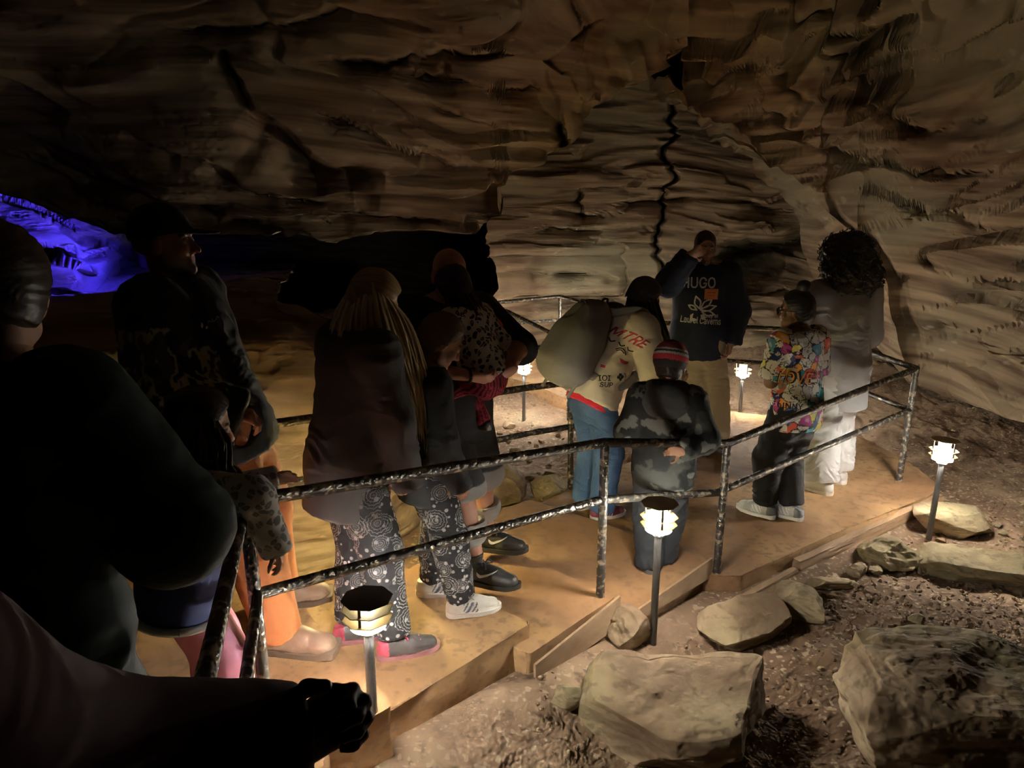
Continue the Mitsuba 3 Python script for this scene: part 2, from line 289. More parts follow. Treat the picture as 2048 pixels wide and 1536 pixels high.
# ---------------------------------------------------------------- floor
def floor_z(x, y):
    p = np.stack([x, y, 0 * x], -1)
    z = -0.16 + 0.10 * (meshkit.fbm(p * 0.9, 3, 3) - 0.5) + 0.055 * (meshkit.fbm(p * 6, 3, 4) - 0.5) + 0.026 * (meshkit.fbm(p * 22, 2, 14) - 0.5)
    z = z + 0.07 * np.clip(x - 0.8, 0, 4) * np.clip((4.2 - y) / 2, 0, 1) + 0.05 * np.clip(x - 2.6, 0, 4)          # rises to the right
    z = z + 0.20 * np.clip((-0.2 - x) / 0.6, 0, 1) * np.clip((3.6 - y) / 1.2, 0, 1)                                     # bank under the upper path
    e = np.array([(2.9, 4.9, -0.08), (1.95, 4.25, -0.09), (1.2, 3.72, -0.08), (0.5, 3.14, -0.01), (0.07, 2.78, 0.05), (-0.35, 2.38, 0.08), (-0.5, 2.15, 0.10), (-0.5, 1.2, 0.10)])
    d = np.full(np.shape(x), 9.0); ze = np.zeros(np.shape(x))
    for a, b in zip(e[:-1], e[1:]):                                                                                   # earth banked against the slabs
        t = np.clip(((x - a[0]) * (b[0] - a[0]) + (y - a[1]) * (b[1] - a[1])) / ((b[:2] - a[:2]) ** 2).sum(), 0, 1); dd = np.hypot(x - a[0] - t * (b[0] - a[0]), y - a[1] - t * (b[1] - a[1]))
        ze = np.where(dd < d, a[2] + t * (b[2] - a[2]), ze); d = np.minimum(d, dd)
    z = z + (ze - 0.01 - z) * np.exp(-(d / 0.30) ** 2)
    z = z + 0.10 * np.clip(y - 7.6, 0, 3) * np.clip((x - 2.5) / 1.5, 0, 1)
    return z
def floor_mesh():
    xs = np.concatenate([np.linspace(-9, -2, 50, endpoint=False), np.linspace(-2, 5, 290, endpoint=False), np.linspace(5, 10, 40)])
    ys = np.concatenate([np.linspace(-3, 1, 30, endpoint=False), np.linspace(1, 6, 210, endpoint=False), np.linspace(6, 14, 120)])
    X, Y = np.meshgrid(xs, ys)
    return grid_mesh(np.stack([X, Y, floor_z(X, Y)], -1))
structure('floor', floor_mesh(), 'dirt_mat', smooth=60)

# rock bench along the left of the path: steep face, flat top that runs back under the ceiling
def bench():
    foot = np.array([(-6, 2.0), (-3.2, 3.0), (-1.9, 3.75), (-1.15, 3.95), (-0.75, 4.25), (-0.45, 4.9), (-0.4, 5.6), (-0.55, 6.6), (-0.9, 7.6), (-1.2, 9.0), (-1.2, 12)])
    s = np.r_[0, np.cumsum(np.linalg.norm(np.diff(foot, axis=0), axis=1))]
    u = np.concatenate([np.linspace(0, 3.6, 40, endpoint=False), np.linspace(3.6, 9, 190, endpoint=False), np.linspace(9, s[-1], 40)])
    q = np.stack([np.interp(u, s, foot[:, k]) for k in (0, 1)], -1)
    k = np.ones(9) / 9; q = np.stack([np.convolve(np.pad(q[:, i], 4, mode='edge'), k, 'valid') for i in (0, 1)], -1)
    t = np.gradient(q, axis=0); t /= np.linalg.norm(t, axis=1, keepdims=True); n = np.stack([-t[:, 1], t[:, 0]], -1)
    top = np.interp(u, [0, s[3], s[4], s[5], s[6], s[7], s[9], s[-1]], [1.1, 1.28, 1.22, 1.0, 0.62, 0.45, 0.3, 0.3])
    rows = []
    for h in np.linspace(-0.35, 1, 70):
        rows.append(np.stack([q[:, 0] + n[:, 0] * 0.10 * max(h, 0), q[:, 1] + n[:, 1] * 0.10 * max(h, 0), np.where(h < 0, h, h * top)], -1))
    for d in np.linspace(0.04, 1, 46):
        e = d ** 1.7 * 14
        rows.append(np.stack([q[:, 0] + n[:, 0] * (0.10 + e), q[:, 1] + n[:, 1] * (0.10 + e), top + 0.04 * np.minimum(e, 1.2) - 0.05 * np.maximum(e - 1.2, 0)], -1))
    P = np.array(rows)
    du, dv = np.gradient(P, axis=1), np.gradient(P, axis=0); nn = np.cross(du, dv); nn /= np.linalg.norm(nn, axis=-1, keepdims=True) + 1e-9
    nn = np.where((nn * np.concatenate([np.broadcast_to(-n, P.shape[:1] + n.shape), np.full(P.shape[:2] + (1,), 0.6)], -1)).sum(-1, keepdims=True) < 0, -nn, nn)
    return grid_mesh(P + nn * (0.55 * strata(P, 41, 0.22) + 0.05 * (meshkit.fbm(P * 7, 3, 6) - 0.5))[..., None])
structure('wall_left', bench(), 'rock_mat', smooth=50)

# ---------------------------------------------------------------- path of cast slabs, stepping down to the platform
scene_path = 'path'
labels['path'] = {'label': 'cast concrete walkway stepping down to the viewing platform', 'kind': 'structure'}
SLABS = [([(1.05, 3.74), (1.25, 3.74), (1.95, 4.25), (2.9, 4.88), (3.08, 5.05), (3.12, 5.5), (3.05, 6.2), (2.6, 6.85), (1.5, 7.25), (0.9, 7.3), (1.35, 6.3), (0.95, 5.6), (0.51, 5.13), (0.05, 4.6)], 0.0),
         ([(0.49, 3.16), (1.10, 3.80), (0.12, 4.64), (-0.06, 4.5), (-0.22, 3.95)], 0.07), ([(0.07, 2.80), (0.50, 3.28), (-0.22, 3.98), (-0.62, 3.45)], 0.135),
         ([(0.08, 2.94), (-0.35, 2.46), (-0.47, 2.33), (-0.62, 2.52), (-1.0, 3.02), (-0.95, 3.42), (-0.60, 3.50)], 0.20),
         ([(-0.42, 2.28), (-0.60, 2.10), (-0.52, 1.2), (-0.40, 0.9), (-2.3, 0.9), (-2.3, 2.4), (-1.7, 3.4), (-1.2, 3.5), (-0.98, 3.04)], 0.28),
         ([(-0.40, 1.0), (-0.20, 0.0), (0.35, -0.2), (0.3, -1.2), (-2.3, -1.2), (-2.3, 1.0)], 0.40),
         ([(0.85, 7.0), (1.7, 7.2), (1.25, 8.4), (0.75, 9.6), (-0.1, 9.9), (-0.6, 9.0), (0.2, 8.3)], -0.02)]
for k, (poly, z) in enumerate(SLABS):
    part('path', 'slab', slab(poly, z - 0.34, z, seed=k, cell=0.045), 'concrete_mat', smooth=35)

# ---------------------------------------------------------------- loose rocks
def rock_mesh(size, seed, sub=4, cuts=9, rough=0.06, flat_top=None):
    """A broken sandstone block: a ball cut by random planes, corners worn, bedded relief."""
    rs = np.random.RandomState(seed)
    m = trimesh.creation.icosphere(subdivisions=sub); v = np.array(m.vertices)
    d = np.linalg.norm(v, axis=1)
    for k in range(cuts):
        n = unit(rs.normal(size=3) * [1, 1, 0.7]); c = rs.uniform(0.55, 0.85)
        h = v @ n; v = v - np.clip(h - c, 0, None)[:, None] * n * 0.93
    if flat_top: v[:, 2] = np.where(v[:, 2] > flat_top, flat_top + (v[:, 2] - flat_top) * 0.12, v[:, 2])
    v = v * np.asarray(size) / 2 / np.abs(v).max(0)
    L = float(np.mean(size))
    n = m.vertex_normals
    rel = (meshkit.fbm(v / L * 2.6 + seed, 5, seed) - 0.5) * 2 * rough * L + 0.007 * L * (1 - np.abs(2 * meshkit.fbm(v / L * 7 + seed, 3, seed + 4) - 1) * 3)
    s = v[:, 2] / L * 9 + 2 * meshkit.fbm(v / L * 2 + 3, 2, seed + 1); fr = s - np.floor(s)
    v = v + n * (rel + 0.012 * L * (np.minimum(fr / 0.8, (1 - fr) / 0.2) - 0.5) * (np.abs(n[:, 2]) < 0.75))[:, None]
    return trimesh.Trimesh(v, m.faces, process=False)

def place(m, x, y, z, rz=0, rx=0, ry=0):
    m = m.copy()
    m.apply_transform(trimesh.transformations.euler_matrix(rx, ry, rz)); m.apply_translation([x, y, z]); return m

ROCKS = [  # pixel of middle, ground y, size, rot, label
    ((1365, 1415), (0.86, 0.66, 0.46), (0.2, 0.12, -0.06), 'large flat-topped brown boulder in front, under the nearest tall path lamp', 21, 0.45),
    ((1885, 1450), (1.10, 0.72, 0.58), (0.12, -0.03, 0.06), 'largest pale sandstone boulder filling the lower right corner', 33, 0.5),
    ((1490, 1250), (0.56, 0.30, 0.20), (0.55, 0.28, -0.1), 'tilted flat slab rock with a dark shadowed edge, beside the rounded stone', 45, 0.4),
    ((1598, 1200), (0.30, 0.34, 0.20), (0.9, 0.0, 0.15), 'rounded banded stone lying against the tilted slab rock', 52, None),
    ((1262, 1285), (0.24, 0.20, 0.20), (0.3, 0.2, 0.2), 'small blocky rock beside the end of the metal step plate', 61, None),
    ((1778, 1098), (0.34, 0.30, 0.22), (0.2, 0.0, 0.1), 'square block at the platform edge, left of the right-hand lamp post', 72, None),
    ((1908, 1040), (0.62, 0.34, 0.27), (0.1, 0.0, 0.05), 'wide brown rock behind the post of the right-hand lamp', 83, 0.5),
    ((1965, 1120), (0.95, 0.34, 0.22), (-0.30, 0.05, 0.02), 'long flat rock at the right edge, below the right-hand lamp', 94, 0.45),
    ((1665, 1150), (0.30, 0.20, 0.10), (0.4, -0.3, 0.2), 'thin broken flake propped up behind the rounded stone', 105, 0.4),
    ((1845, 1108), (0.13, 0.12, 0.12), (0.0, 0.0, 0.2), 'small block in the gap between the square block and the long flat rock', 113, None),
    ((1715, 1128), (0.14, 0.10, 0.10), (0.6, 0.0, 0.0), 'small stone lying in front of the square block', 118, None),
    ((1130, 1418), (0.13, 0.12, 0.12), (0.2, 0.0, 0.2), 'small rock left of the large flat-topped boulder', 121, None),
    ((1835, 1228), (0.09, 0.07, 0.06), (0.2, 0.0, 0.0), 'small loose stone lying alone in the middle of the bare dirt', 128, None),
    ((1750, 1120), (0.12, 0.09, 0.07), (1.2, 0.1, 0.0), 'flat chip of stone on the dirt before the square block', 131, None),
    ((988, 980), (0.48, 0.40, 0.34), (0.3, 0.1, 0.0), 'grey rock behind the path, beyond the black shorts of the tall visitor', 141, None),
    ((1098, 980), (0.34, 0.30, 0.24), (1.0, 0.0, 0.1), 'dark rock left of the blue jeans, behind the path', 152, None),
    ((975, 1045), (0.30, 0.22, 0.20), (0.1, 0.1, 0.0), 'rounded rock at the path edge behind the black shoes', 163, None),
]
for (px, py), size, (rz, rx, ry), label, seed, ft in ROCKS:
    g = ground_at(px, py, -0.05); zz = float(floor_z(np.array([g[0]]), np.array([g[1]]))[0])
    m = rock_mesh(size, seed, sub=6 if size[0] > 0.7 else 5 if size[0] > 0.25 else 4, flat_top=ft, rough=0.085)
    single('rock', place(m, g[0], g[1], zz + size[2] * 0.26, rz, rx, ry), 'boulder_mat', label, 'rock', smooth=40)

stones = [rock_mesh((1, 0.8, 0.55), 300 + k, sub=2, cuts=12, rough=0.05) for k in range(6)]
rs = np.random.RandomState(5); kept = []
def scatter(n, xr, yr, lo, hi, ok, name_label, group):
    c = 0; tries = 0
    while c < n and tries < 6000:
        tries += 1
        x, y = rs.uniform(*xr), rs.uniform(*yr); s = lo + (hi - lo) * rs.rand() ** 2.5
        if not ok(x, y) or any((x - a) ** 2 + (y - b) ** 2 < (s + t) ** 2 * 0.36 for a, b, t in kept): continue
        kept.append((x, y, s)); c += 1
        z = float(floor_z(np.array([x]), np.array([y]))[0])
        m = stones[rs.randint(6)].copy(); m.apply_scale(s)
        single('stone', place(m, x, y, z + s * 0.14, rs.uniform(0, 6.28), rs.uniform(-0.3, 0.3), rs.uniform(-0.3, 0.3)), 'boulder_mat', name_label, 'stone', group, smooth=40)
right_of_path = lambda x, y: y < 3.55 + (x - 1.1) * 0.66 - 0.12 and x > 0.15 and not any(sg.Point(x, y).within(sg.Polygon(p).buffer(0.04)) for p, _ in SLABS)
scatter(120, (0.2, 4.2), (1.9, 5.0), 0.02, 0.075, right_of_path, 'loose stone lying on the bare dirt right of the walkway', 'loose stones on the dirt right of the walkway')
behind = lambda x, y: not any(sg.Point(x, y).within(sg.Polygon(p).buffer(0.06)) for p, _ in SLABS) and y > 4.5 + (x + 0.2) * 1.1 and y < 7.4 and x > -0.35
scatter(70, (-0.35, 1.0), (4.6, 7.2), 0.04, 0.16, behind, 'piece of rubble between the walkway and the rear railing', 'rubble behind the walkway')
far_right = lambda x, y: y > 5.3 and x > 3.2 + 0.1 * (y - 5)
scatter(50, (3.2, 5.6), (5.2, 8.0), 0.03, 0.09, far_right, 'loose stone on the dirt at the foot of the right-hand rock wall', 'stones below the right-hand wall')
def gravel():
    g = []
    base = trimesh.creation.icosphere(subdivisions=0)
    r2 = np.random.RandomState(9)
    while len(g) < 5000:
        x, y = r2.uniform(0.1, 4.6), r2.uniform(1.8, 5.2)
        if r2.rand() > np.clip(meshkit.fbm(np.array([[x * 2, y * 2, 0]]), 2, 8)[0] * 2.2 - 0.5, 0.1, 1) or not (y < 3.55 + (x - 1.1) * 0.66 - 0.1): continue
        s = 0.004 + 0.011 * r2.rand() ** 2
        g.append((x, y, s, r2.uniform(0.5, 1.2, 3)))
    a = np.array([(x, y) for x, y, _, _ in g]); z = floor_z(a[:, 0], a[:, 1])
    v = np.concatenate([np.array(base.vertices) * s * k + [x, y, zz + s * 0.25] for (x, y, s, k), zz in zip(g, z)])
    f = np.concatenate([np.array(base.faces) + 12 * i for i in range(len(g))])
    return trimesh.Trimesh(v, f, process=False)
k_ = single('gravel', gravel(), 'dirt_mat', 'fine gravel scattered over the dirt right of the walkway', 'gravel', smooth=False)
labels[k_]['kind'] = 'stuff'

# ---------------------------------------------------------------- timber and metal edging of the path
def plank(a, b, w, h, seed):
    a, b = np.array(a), np.array(b); L = np.linalg.norm(b - a)
    m = trimesh.creation.box([L, w, h]); v, f = trimesh.remesh.subdivide_to_size(m.vertices, m.faces, 0.05); m = trimesh.Trimesh(v, f); m.merge_vertices()
    p = np.array(m.vertices); m.vertices = p + m.vertex_normals * (meshkit.fbm(p * [3, 20, 20] + seed, 3, seed) - 0.5)[:, None] * 0.018
    d = unit(b - a); up = unit(V(0, 0, 1) - d * d[2]); M = np.eye(4); M[:3, :3] = np.stack([d, np.cross(up, d), up], 1); M[:3, 3] = (a + b) / 2
    m.apply_transform(M); return m
single('timber', plank((3.02, 4.94, -0.06), (1.66, 4.00, -0.09), 0.05, 0.10, 1), 'wood_mat', 'long weathered timber edging along the right edge of the platform', 'timber')
single('timber', plank((1.64, 3.96, -0.11), (1.05, 3.52, -0.14), 0.04, 0.09, 2), 'wood_mat', 'short timber edging continuing the platform edge beside the tilted slab rock', 'timber')
single('timber', plank((0.42, 3.02, -0.10), (-0.36, 2.27, -0.04), 0.07, 0.10, 3), 'wood_mat', 'dark half-buried timber below the steps, left of the large flat-topped boulder', 'timber')
def wedge(a, b, ha, hb, t=0.012):
    """Upright plate whose foot runs from a to b, as high as ha and hb there."""
    a, b = np.array(a, float), np.array(b, float); n = unit(np.cross(b - a, (0, 0, 1))) * t
    v = np.array([a, b, b + [0, 0, hb], a + [0, 0, ha]]); v = np.vstack([v, v + n])
    m = trimesh.Trimesh(v, [[0, 1, 2], [0, 2, 3], [6, 5, 4], [7, 6, 4], [0, 4, 5], [0, 5, 1], [1, 5, 6], [1, 6, 2], [2, 6, 7], [2, 7, 3], [3, 7, 4], [3, 4, 0]])
    m.fix_normals(); return m
single('step_plate', wedge((1.10, 3.76, -0.02), (0.53, 3.15, 0.04), 0.115, 0.05), 'plate_mat', 'triangular edging plate at the rail post nearest the knit-hat child', 'plate', smooth=False)
single('step_plate', wedge((0.52, 3.24, 0.0), (0.10, 2.78, 0.0), 0.16, 0.10), 'plate_mat', 'triangular edging plate at the middle step beside the small blocky rock', 'plate', smooth=False)

# ---------------------------------------------------------------- railings
def rail_line(pts, r=0.022): return tube(pts, r, 14)
def railing(label, tops, mids, posts, ext=None):
    k = thing('railing', label, 'railing')
    part(k, 'top_rail', rail_line(tops), 'rail_mat', 40)
    part(k, 'middle_rail', rail_line(mids, 0.020), 'rail_mat', 40)
    for foot, head in posts:
        part(k, 'post', tube([foot, head], 0.021, 14), 'rail_mat', 40)
    return k
NT = [at(490, 1003, 2.15), at(1210, 885, 3.28), at(1455, 887, 3.77), at(1833, 737, 5.18), at(1735, 703, 5.75), at(1595, 660, 6.6), at(1310, 645, 6.95)]
NM = [at(516, 1188, 2.15), at(1200, 1000, 3.28), at(1435, 985, 3.77), at(1820, 820, 5.18), at(1730, 785, 5.75), at(1555, 728, 6.6), at(1314, 712, 6.95)]
lead = V(0.25, -0.97, 0)
NT = [NT[0] + lead * 1.20, *NT]; NM = [NM[0] + lead * 1.20, *NM]
railing('black steel railing in front of the visitors, bending round the platform', NT, NM,
        [(V(NT[1][0] + 0.01, 2.15, 0.26), NT[1]), (V(NT[2][0], 3.28, 0.12), NT[2]), (V(NT[3][0] - 0.01, 3.77, -0.02), NT[3]), (V(NT[4][0] - 0.02, 5.18, -0.02), NT[4]), (V(NT[7][0], 6.95, -0.02), NT[7]), (NT[0] * [1, 1, 0] + [0, 0, 0.25], NT[0])])
LT = [at(380, 870, 3.0), at(530, 850, 3.30), at(1060, 775, 4.80), at(1290, 745, 5.45), at(1390, 708, 6.1)]
LM = [at(430, 990, 3.0), at(600, 962, 3.35), at(1060, 866, 4.80), at(1265, 833, 5.45), at(1395, 800, 6.1)]
railing('black steel railing along the far side of the walkway, behind the visitors', LT, LM,
        [(LT[0] * [1, 1, 0], LT[0]), (V(LT[2][0] + 0.30, 5.02, -0.1), at(1142, 764, 5.02)), (V(LT[4][0], 6.1, -0.02), LT[4])])
railing('thin black railing highest at the back wall, with its bend left of the backpack wearer',
        [at(900, 614, 8.9), at(1120, 593, 9.5), at(1211, 618, 8.7), at(1306, 645, 7.6)], [at(900, 655, 8.9), at(1120, 640, 9.5), at(1211, 664, 8.7), at(1308, 692, 7.6)], [(at(1120, 680, 9.5), at(1120, 593, 9.5)), (at(905, 700, 8.9), at(905, 614, 8.9))])
railing('thin black railing sloping down to the right just behind the small far lamp',
        [at(930, 634, 8.6), at(1014, 622, 8.3), at(1118, 674, 7.4), at(1240, 735, 6.5)], [at(930, 690, 8.6), at(1014, 678, 8.3), at(1100, 722, 7.4), at(1230, 786, 6.5)], [(at(1016, 730, 8.3), at(1014, 622, 8.3)), (at(1138, 840, 6.9), at(1135, 682, 7.25))])

# ---------------------------------------------------------------- path lamps
def octagon(r, z, t, dip=0.004):
    a = (np.arange(8) + 0.5) * math.pi / 4
    o = lambda rr, zz: np.stack([rr * np.cos(a), rr * np.sin(a), np.full(8, zz)], -1)
    rings = [o(r * 0.30, z + dip + t), o(r * 0.97, z + t), o(r, z + t * 0.5), o(r * 0.97, z), o(r * 0.30, z + dip)]
    v = np.vstack(rings + [[[0, 0, z + dip + t]], [[0, 0, z + dip]]]); f = []
    for k in range(4):
        for s in range(8):
            p, q = k * 8 + s, k * 8 + (s + 1) % 8; f += [[p, p + 8, q + 8], [p, q + 8, q]]
    for s in range(8): f += [[40, s, (s + 1) % 8], [41, 32 + (s + 1) % 8, 32 + s]]
    return trimesh.Trimesh(v, f)
def path_lamp(label, x, y, ground, z, color, power, tilt=(0, 0), r=0.088, dark_top=False, bulb=0.036, inner=0.28):
    k = thing('path_lamp', label, 'lamp')
    M = trimesh.transformations.euler_matrix(tilt[1], tilt[0], 0.2 * x); M[:3, 3] = [x, y, z]
    def add(name, m, b, sm=30, **kw): m = m.copy(); m.apply_transform(M); return part(k, name, m, b, sm, **kw)
    L = z - ground
    add('post', tube([(0, 0, -L - 0.05), (0, 0, -0.045)], 0.017, 14), 'lamp_post_mat')
    add('collar', tube([(0, 0, -0.072), (0, 0, -0.048)], [0.030, 0.036], 16), 'lamp_post_mat')
    add('plate', octagon(r, 0.052 if dark_top else 0.080, 0.004), 'lamp_plate_dark' if dark_top else 'lamp_plate_gold', False)
    add('plate', octagon(r, 0.016, 0.003), 'lamp_plate_gold', False)
    add('plate', octagon(r * 0.97, -0.020, 0.003), 'lamp_plate_gold', False)
    for a in (0.4, 2.5, 4.6):
        add('spacer', tube([(0.066 * math.cos(a), 0.066 * math.sin(a), -0.022), (0.066 * math.cos(a), 0.066 * math.sin(a), 0.082 if not dark_top else 0.055)], 0.005, 8), 'lamp_post_mat')
    for (z0, z1, rr) in ((-0.048, -0.0215, 0.060), (-0.0165, 0.0125, bulb), (0.020, 0.0505 if dark_top else 0.078, bulb)):
        b = trimesh.creation.cylinder(radius=rr, height=z1 - z0, sections=28); b.apply_translation([0, 0, (z0 + z1) / 2])
        kk = add('bulb', b, 'lamp_bulb_mat', 40, label='glowing white bulb')
        scene[kk]['emitter'] = {'type': 'area', 'radiance': rgb(np.array(color) * LAMP_POWER * power * (1.5 if rr == 0.060 else inner))}
def px_lamp(label, px, py, y, ground, color, power, **kw):
    p = at(px, py, y); path_lamp(label, p[0], p[1], ground, p[2], color, power, **kw)
px_lamp('nearest path lamp with a black eight-sided top, in front of the spiderweb trousers', 735, 1225, 2.25, 0.02, LAMP_WHITE, 0.85, dark_top=True, bulb=0.022, inner=0.075)
px_lamp('path lamp standing among the rocks in front of the child in a knit hat', 1318, 1040, 3.16, -0.2, LAMP_WHITE, 0.5)
px_lamp('path lamp at the right, on a leaning post outside the platform corner', 1887, 905, 4.45, -0.10, LAMP_WHITE, 1.1, tilt=(0.05, 0))
px_lamp('path lamp between the guide in the dark sweatshirt and the boy in the graffiti shirt', 1486, 742, 7.1, -0.2, LAMP_WHITE, 1.5)
px_lamp('small path lamp on the rubble behind the visitors, left of the backpack', 1048, 736, 7.3, -0.2, LAMP_WHITE, 1.5)
px_lamp('farthest path lamp, glimpsed over the top of the grey backpack', 1165, 640, 9.0, -0.05, LAMP_WHITE, 1.7)
path_lamp('path lamp hidden behind the blond visitor, lighting the left rock yellow', -0.70, 3.62, 0.05, 0.62, LAMP_YELLOW, 1.0)
# blue floodlight deep in the low passage at the left
k = thing('blue_lamp', 'blue floodlight on the rock ledge behind the man in the black cap', 'lamp')
bp = at(305, 522, 7.5)
def blue_box(m): m = m.copy(); m.apply_transform(trimesh.transformations.euler_matrix(0.10, 0, 1.05)); m.apply_translation(bp); return m
sides = [trimesh.creation.box([0.012, 0.18, 0.13]), trimesh.creation.box([0.012, 0.18, 0.13]), trimesh.creation.box([0.15, 0.18, 0.012]), trimesh.creation.box([0.15, 0.18, 0.012]), trimesh.creation.box([0.15, 0.012, 0.13])]
for m, t in zip(sides, ((-0.07, 0.02, 0), (0.07, 0.02, 0), (0, 0.02, -0.06), (0, 0.02, 0.06), (0, -0.07, 0))): m.apply_translation(t)
part(k, 'housing', blue_box(join(sides)), 'lamp_post_mat', False)
m = trimesh.creation.box([0.12, 0.01, 0.10]); m.apply_translation([0, 0.0, 0]); m = blue_box(m)
kk = part(k, 'lens', m, 'lamp_bulb_mat', False); scene[kk]['emitter'] = {'type': 'area', 'radiance': rgb(np.array(LAMP_BLUE) * 1500)}
# ---------------------------------------------------------------- organic solids: blended distance fields, meshed with surface nets
def rc(a, b, ra, rb, k=0.02, flat=None):
    """Tapered capsule; flat=(direction, factor) squeezes it along that direction."""
    a, b = V(*a), V(*b); ba = b - a; bb = ba @ ba + 1e-12; r = max(ra, rb)
    if flat: fn_, ff = unit(flat[0]), flat[1]
    def f(X, Y, Z):
        x, y, z = X - a[0], Y - a[1], Z - a[2]
        t = np.clip((x * ba[0] + y * ba[1] + z * ba[2]) / bb, 0, 1)
        x, y, z = x - t * ba[0], y - t * ba[1], z - t * ba[2]
        q = x * x + y * y + z * z
        if flat: q = q + (ff * ff - 1) * (x * fn_[0] + y * fn_[1] + z * fn_[2]) ** 2
        d = np.sqrt(q) - (ra + (rb - ra) * t)
        return d / (1 + (ff - 1) * 0.5) if flat else d
    return f, np.minimum(a, b) - r, np.maximum(a, b) + r, k, 1
def el(c, r, R=None, k=0.02, op=1):
    c, r = V(*c), V(*r); R = np.eye(3) if R is None else R; m = r.max()
    def f(X, Y, Z):
        x, y, z = X - c[0], Y - c[1], Z - c[2]
        q = [(x * R[0, i] + y * R[1, i] + z * R[2, i]) / r[i] for i in range(3)]
        k0 = np.sqrt(q[0] ** 2 + q[1] ** 2 + q[2] ** 2); k1 = np.sqrt((q[0] / r[0]) ** 2 + (q[1] / r[1]) ** 2 + (q[2] / r[2]) ** 2)
        return k0 * (k0 - 1) / (k1 + 1e-9)
    ext = np.sqrt(((R * r) ** 2).sum(1))
    return f, c - ext, c + ext, k, op
def neg(p, k=0.008): return (p[0], p[1], p[2], k, -1)

def solid(prims, h, cuts=(), within=None):
    """Mesh of the blended prims. cuts: (point, outward normal, radius or None) remove what lies beyond a plane (near the point)."""
    adds = [p for p in prims if p[4] > 0]
    lo = np.min([p[1] for p in adds], 0) - 3 * h - 0.01; hi = np.max([p[2] for p in adds], 0) + 3 * h + 0.01
    if within is not None: lo, hi = np.maximum(lo, within[0]), np.minimum(hi, within[1])
    n = np.maximum(np.ceil((hi - lo) / h).astype(int) + 1, 2)
    ax = [lo[i] + h * np.arange(n[i]) for i in range(3)]
    D = np.full(n, 1.0, np.float32)
    def window(l, u):
        s = [slice(max(0, int((l[i] - lo[i]) / h)), min(n[i], int((u[i] - lo[i]) / h) + 2)) for i in range(3)]
        return None if any(q.start >= q.stop for q in s) else tuple(s)
    for f, l, u, k, op in prims:
        m = k + 3 * h; s = window(l - m, u + m)
        if s is None: continue
        d = f(ax[0][s[0]][:, None, None], ax[1][s[1]][None, :, None], ax[2][s[2]][None, None, :]); old = D[s]
        if op > 0:
            t = np.clip(0.5 + 0.5 * (old - d) / k, 0, 1); D[s] = old + (d - old) * t - k * t * (1 - t)
        else:
            d = -d; t = np.clip(0.5 - 0.5 * (old - d) / k, 0, 1); D[s] = old + (d - old) * t + k * t * (1 - t)
    for c, nn, rad in cuts:
        c, nn = V(*c), unit(nn)
        s = window(c - rad, c + rad) if rad else tuple(slice(0, q) for q in n)
        if s is None: continue
        X, Y, Z = ax[0][s[0]][:, None, None] - c[0], ax[1][s[1]][None, :, None] - c[1], ax[2][s[2]][None, None, :] - c[2]
        d = X * nn[0] + Y * nn[1] + Z * nn[2]
        if rad: d = np.where(X * X + Y * Y + Z * Z < rad * rad, d, -1.0)
        D[s] = np.maximum(D[s], d)
    D[0], D[-1], D[:, 0], D[:, -1], D[:, :, 0], D[:, :, -1] = [np.maximum(x, 1e-3) for x in (D[0], D[-1], D[:, 0], D[:, -1], D[:, :, 0], D[:, :, -1])]
    S = D < 0
    C = sum(S[i:n[0] - 1 + i, j:n[1] - 1 + j, l:n[2] - 1 + l].astype(np.int8) for i in (0, 1) for j in (0, 1) for l in (0, 1))
    idx = np.argwhere((C > 0) & (C < 8)); corner = np.array([(i, j, l) for i in (0, 1) for j in (0, 1) for l in (0, 1)])
    val = np.stack([D[tuple((idx + c).T)] for c in corner], 1)
    acc, cnt = np.zeros((len(idx), 3)), np.zeros(len(idx))
    for a in range(8):
        for b in range(a + 1, 8):
            if np.abs(corner[a] - corner[b]).sum() != 1: continue
            x = (val[:, a] < 0) != (val[:, b] < 0); t = np.where(x, val[:, a] / np.where(x, val[:, a] - val[:, b], 1), 0)
            acc += np.where(x[:, None], corner[a] + t[:, None] * (corner[b] - corner[a]), 0); cnt += x
    v = lo + h * (idx + acc / cnt[:, None])
    ids = np.full(n, -1, np.int64); ids[tuple(idx.T)] = np.arange(len(idx)); F = []
    for a in range(3):
        b, c = (a + 1) % 3, (a + 2) % 3
        A = [slice(1, None)] * 3; A[a] = slice(0, -1); B = [slice(1, None)] * 3; B[a] = slice(1, None)
        e = np.argwhere(S[tuple(A)] != S[tuple(B)]); e[:, b] += 1; e[:, c] += 1
        o = lambda db, dc: ids[tuple((e - np.eye(3, dtype=int)[b] * db - np.eye(3, dtype=int)[c] * dc).T)]
        q = np.stack([o(0, 0), o(1, 0), o(1, 1), o(0, 1)], 1); flip = S[tuple(e.T)]
        q = np.where(flip[:, None], q, q[:, ::-1]); F.append(q[(q >= 0).all(1)])
    q = np.vstack(F)
    return trimesh.Trimesh(v, np.vstack([q[:, [0, 1, 2]], q[:, [0, 2, 3]]]), process=False)

def relax(m, n=2, lam=0.5):
    e = m.edges_unique; v = np.array(m.vertices)
    for _ in range(n):
        s = np.zeros_like(v); c = np.zeros(len(v))
        np.add.at(s, e[:, 0], v[e[:, 1]]); np.add.at(s, e[:, 1], v[e[:, 0]]); np.add.at(c, e[:, 0], 1); np.add.at(c, e[:, 1], 1)
        v = v + lam * (s / np.maximum(c, 1)[:, None] - v)
    m.vertices = v; return m

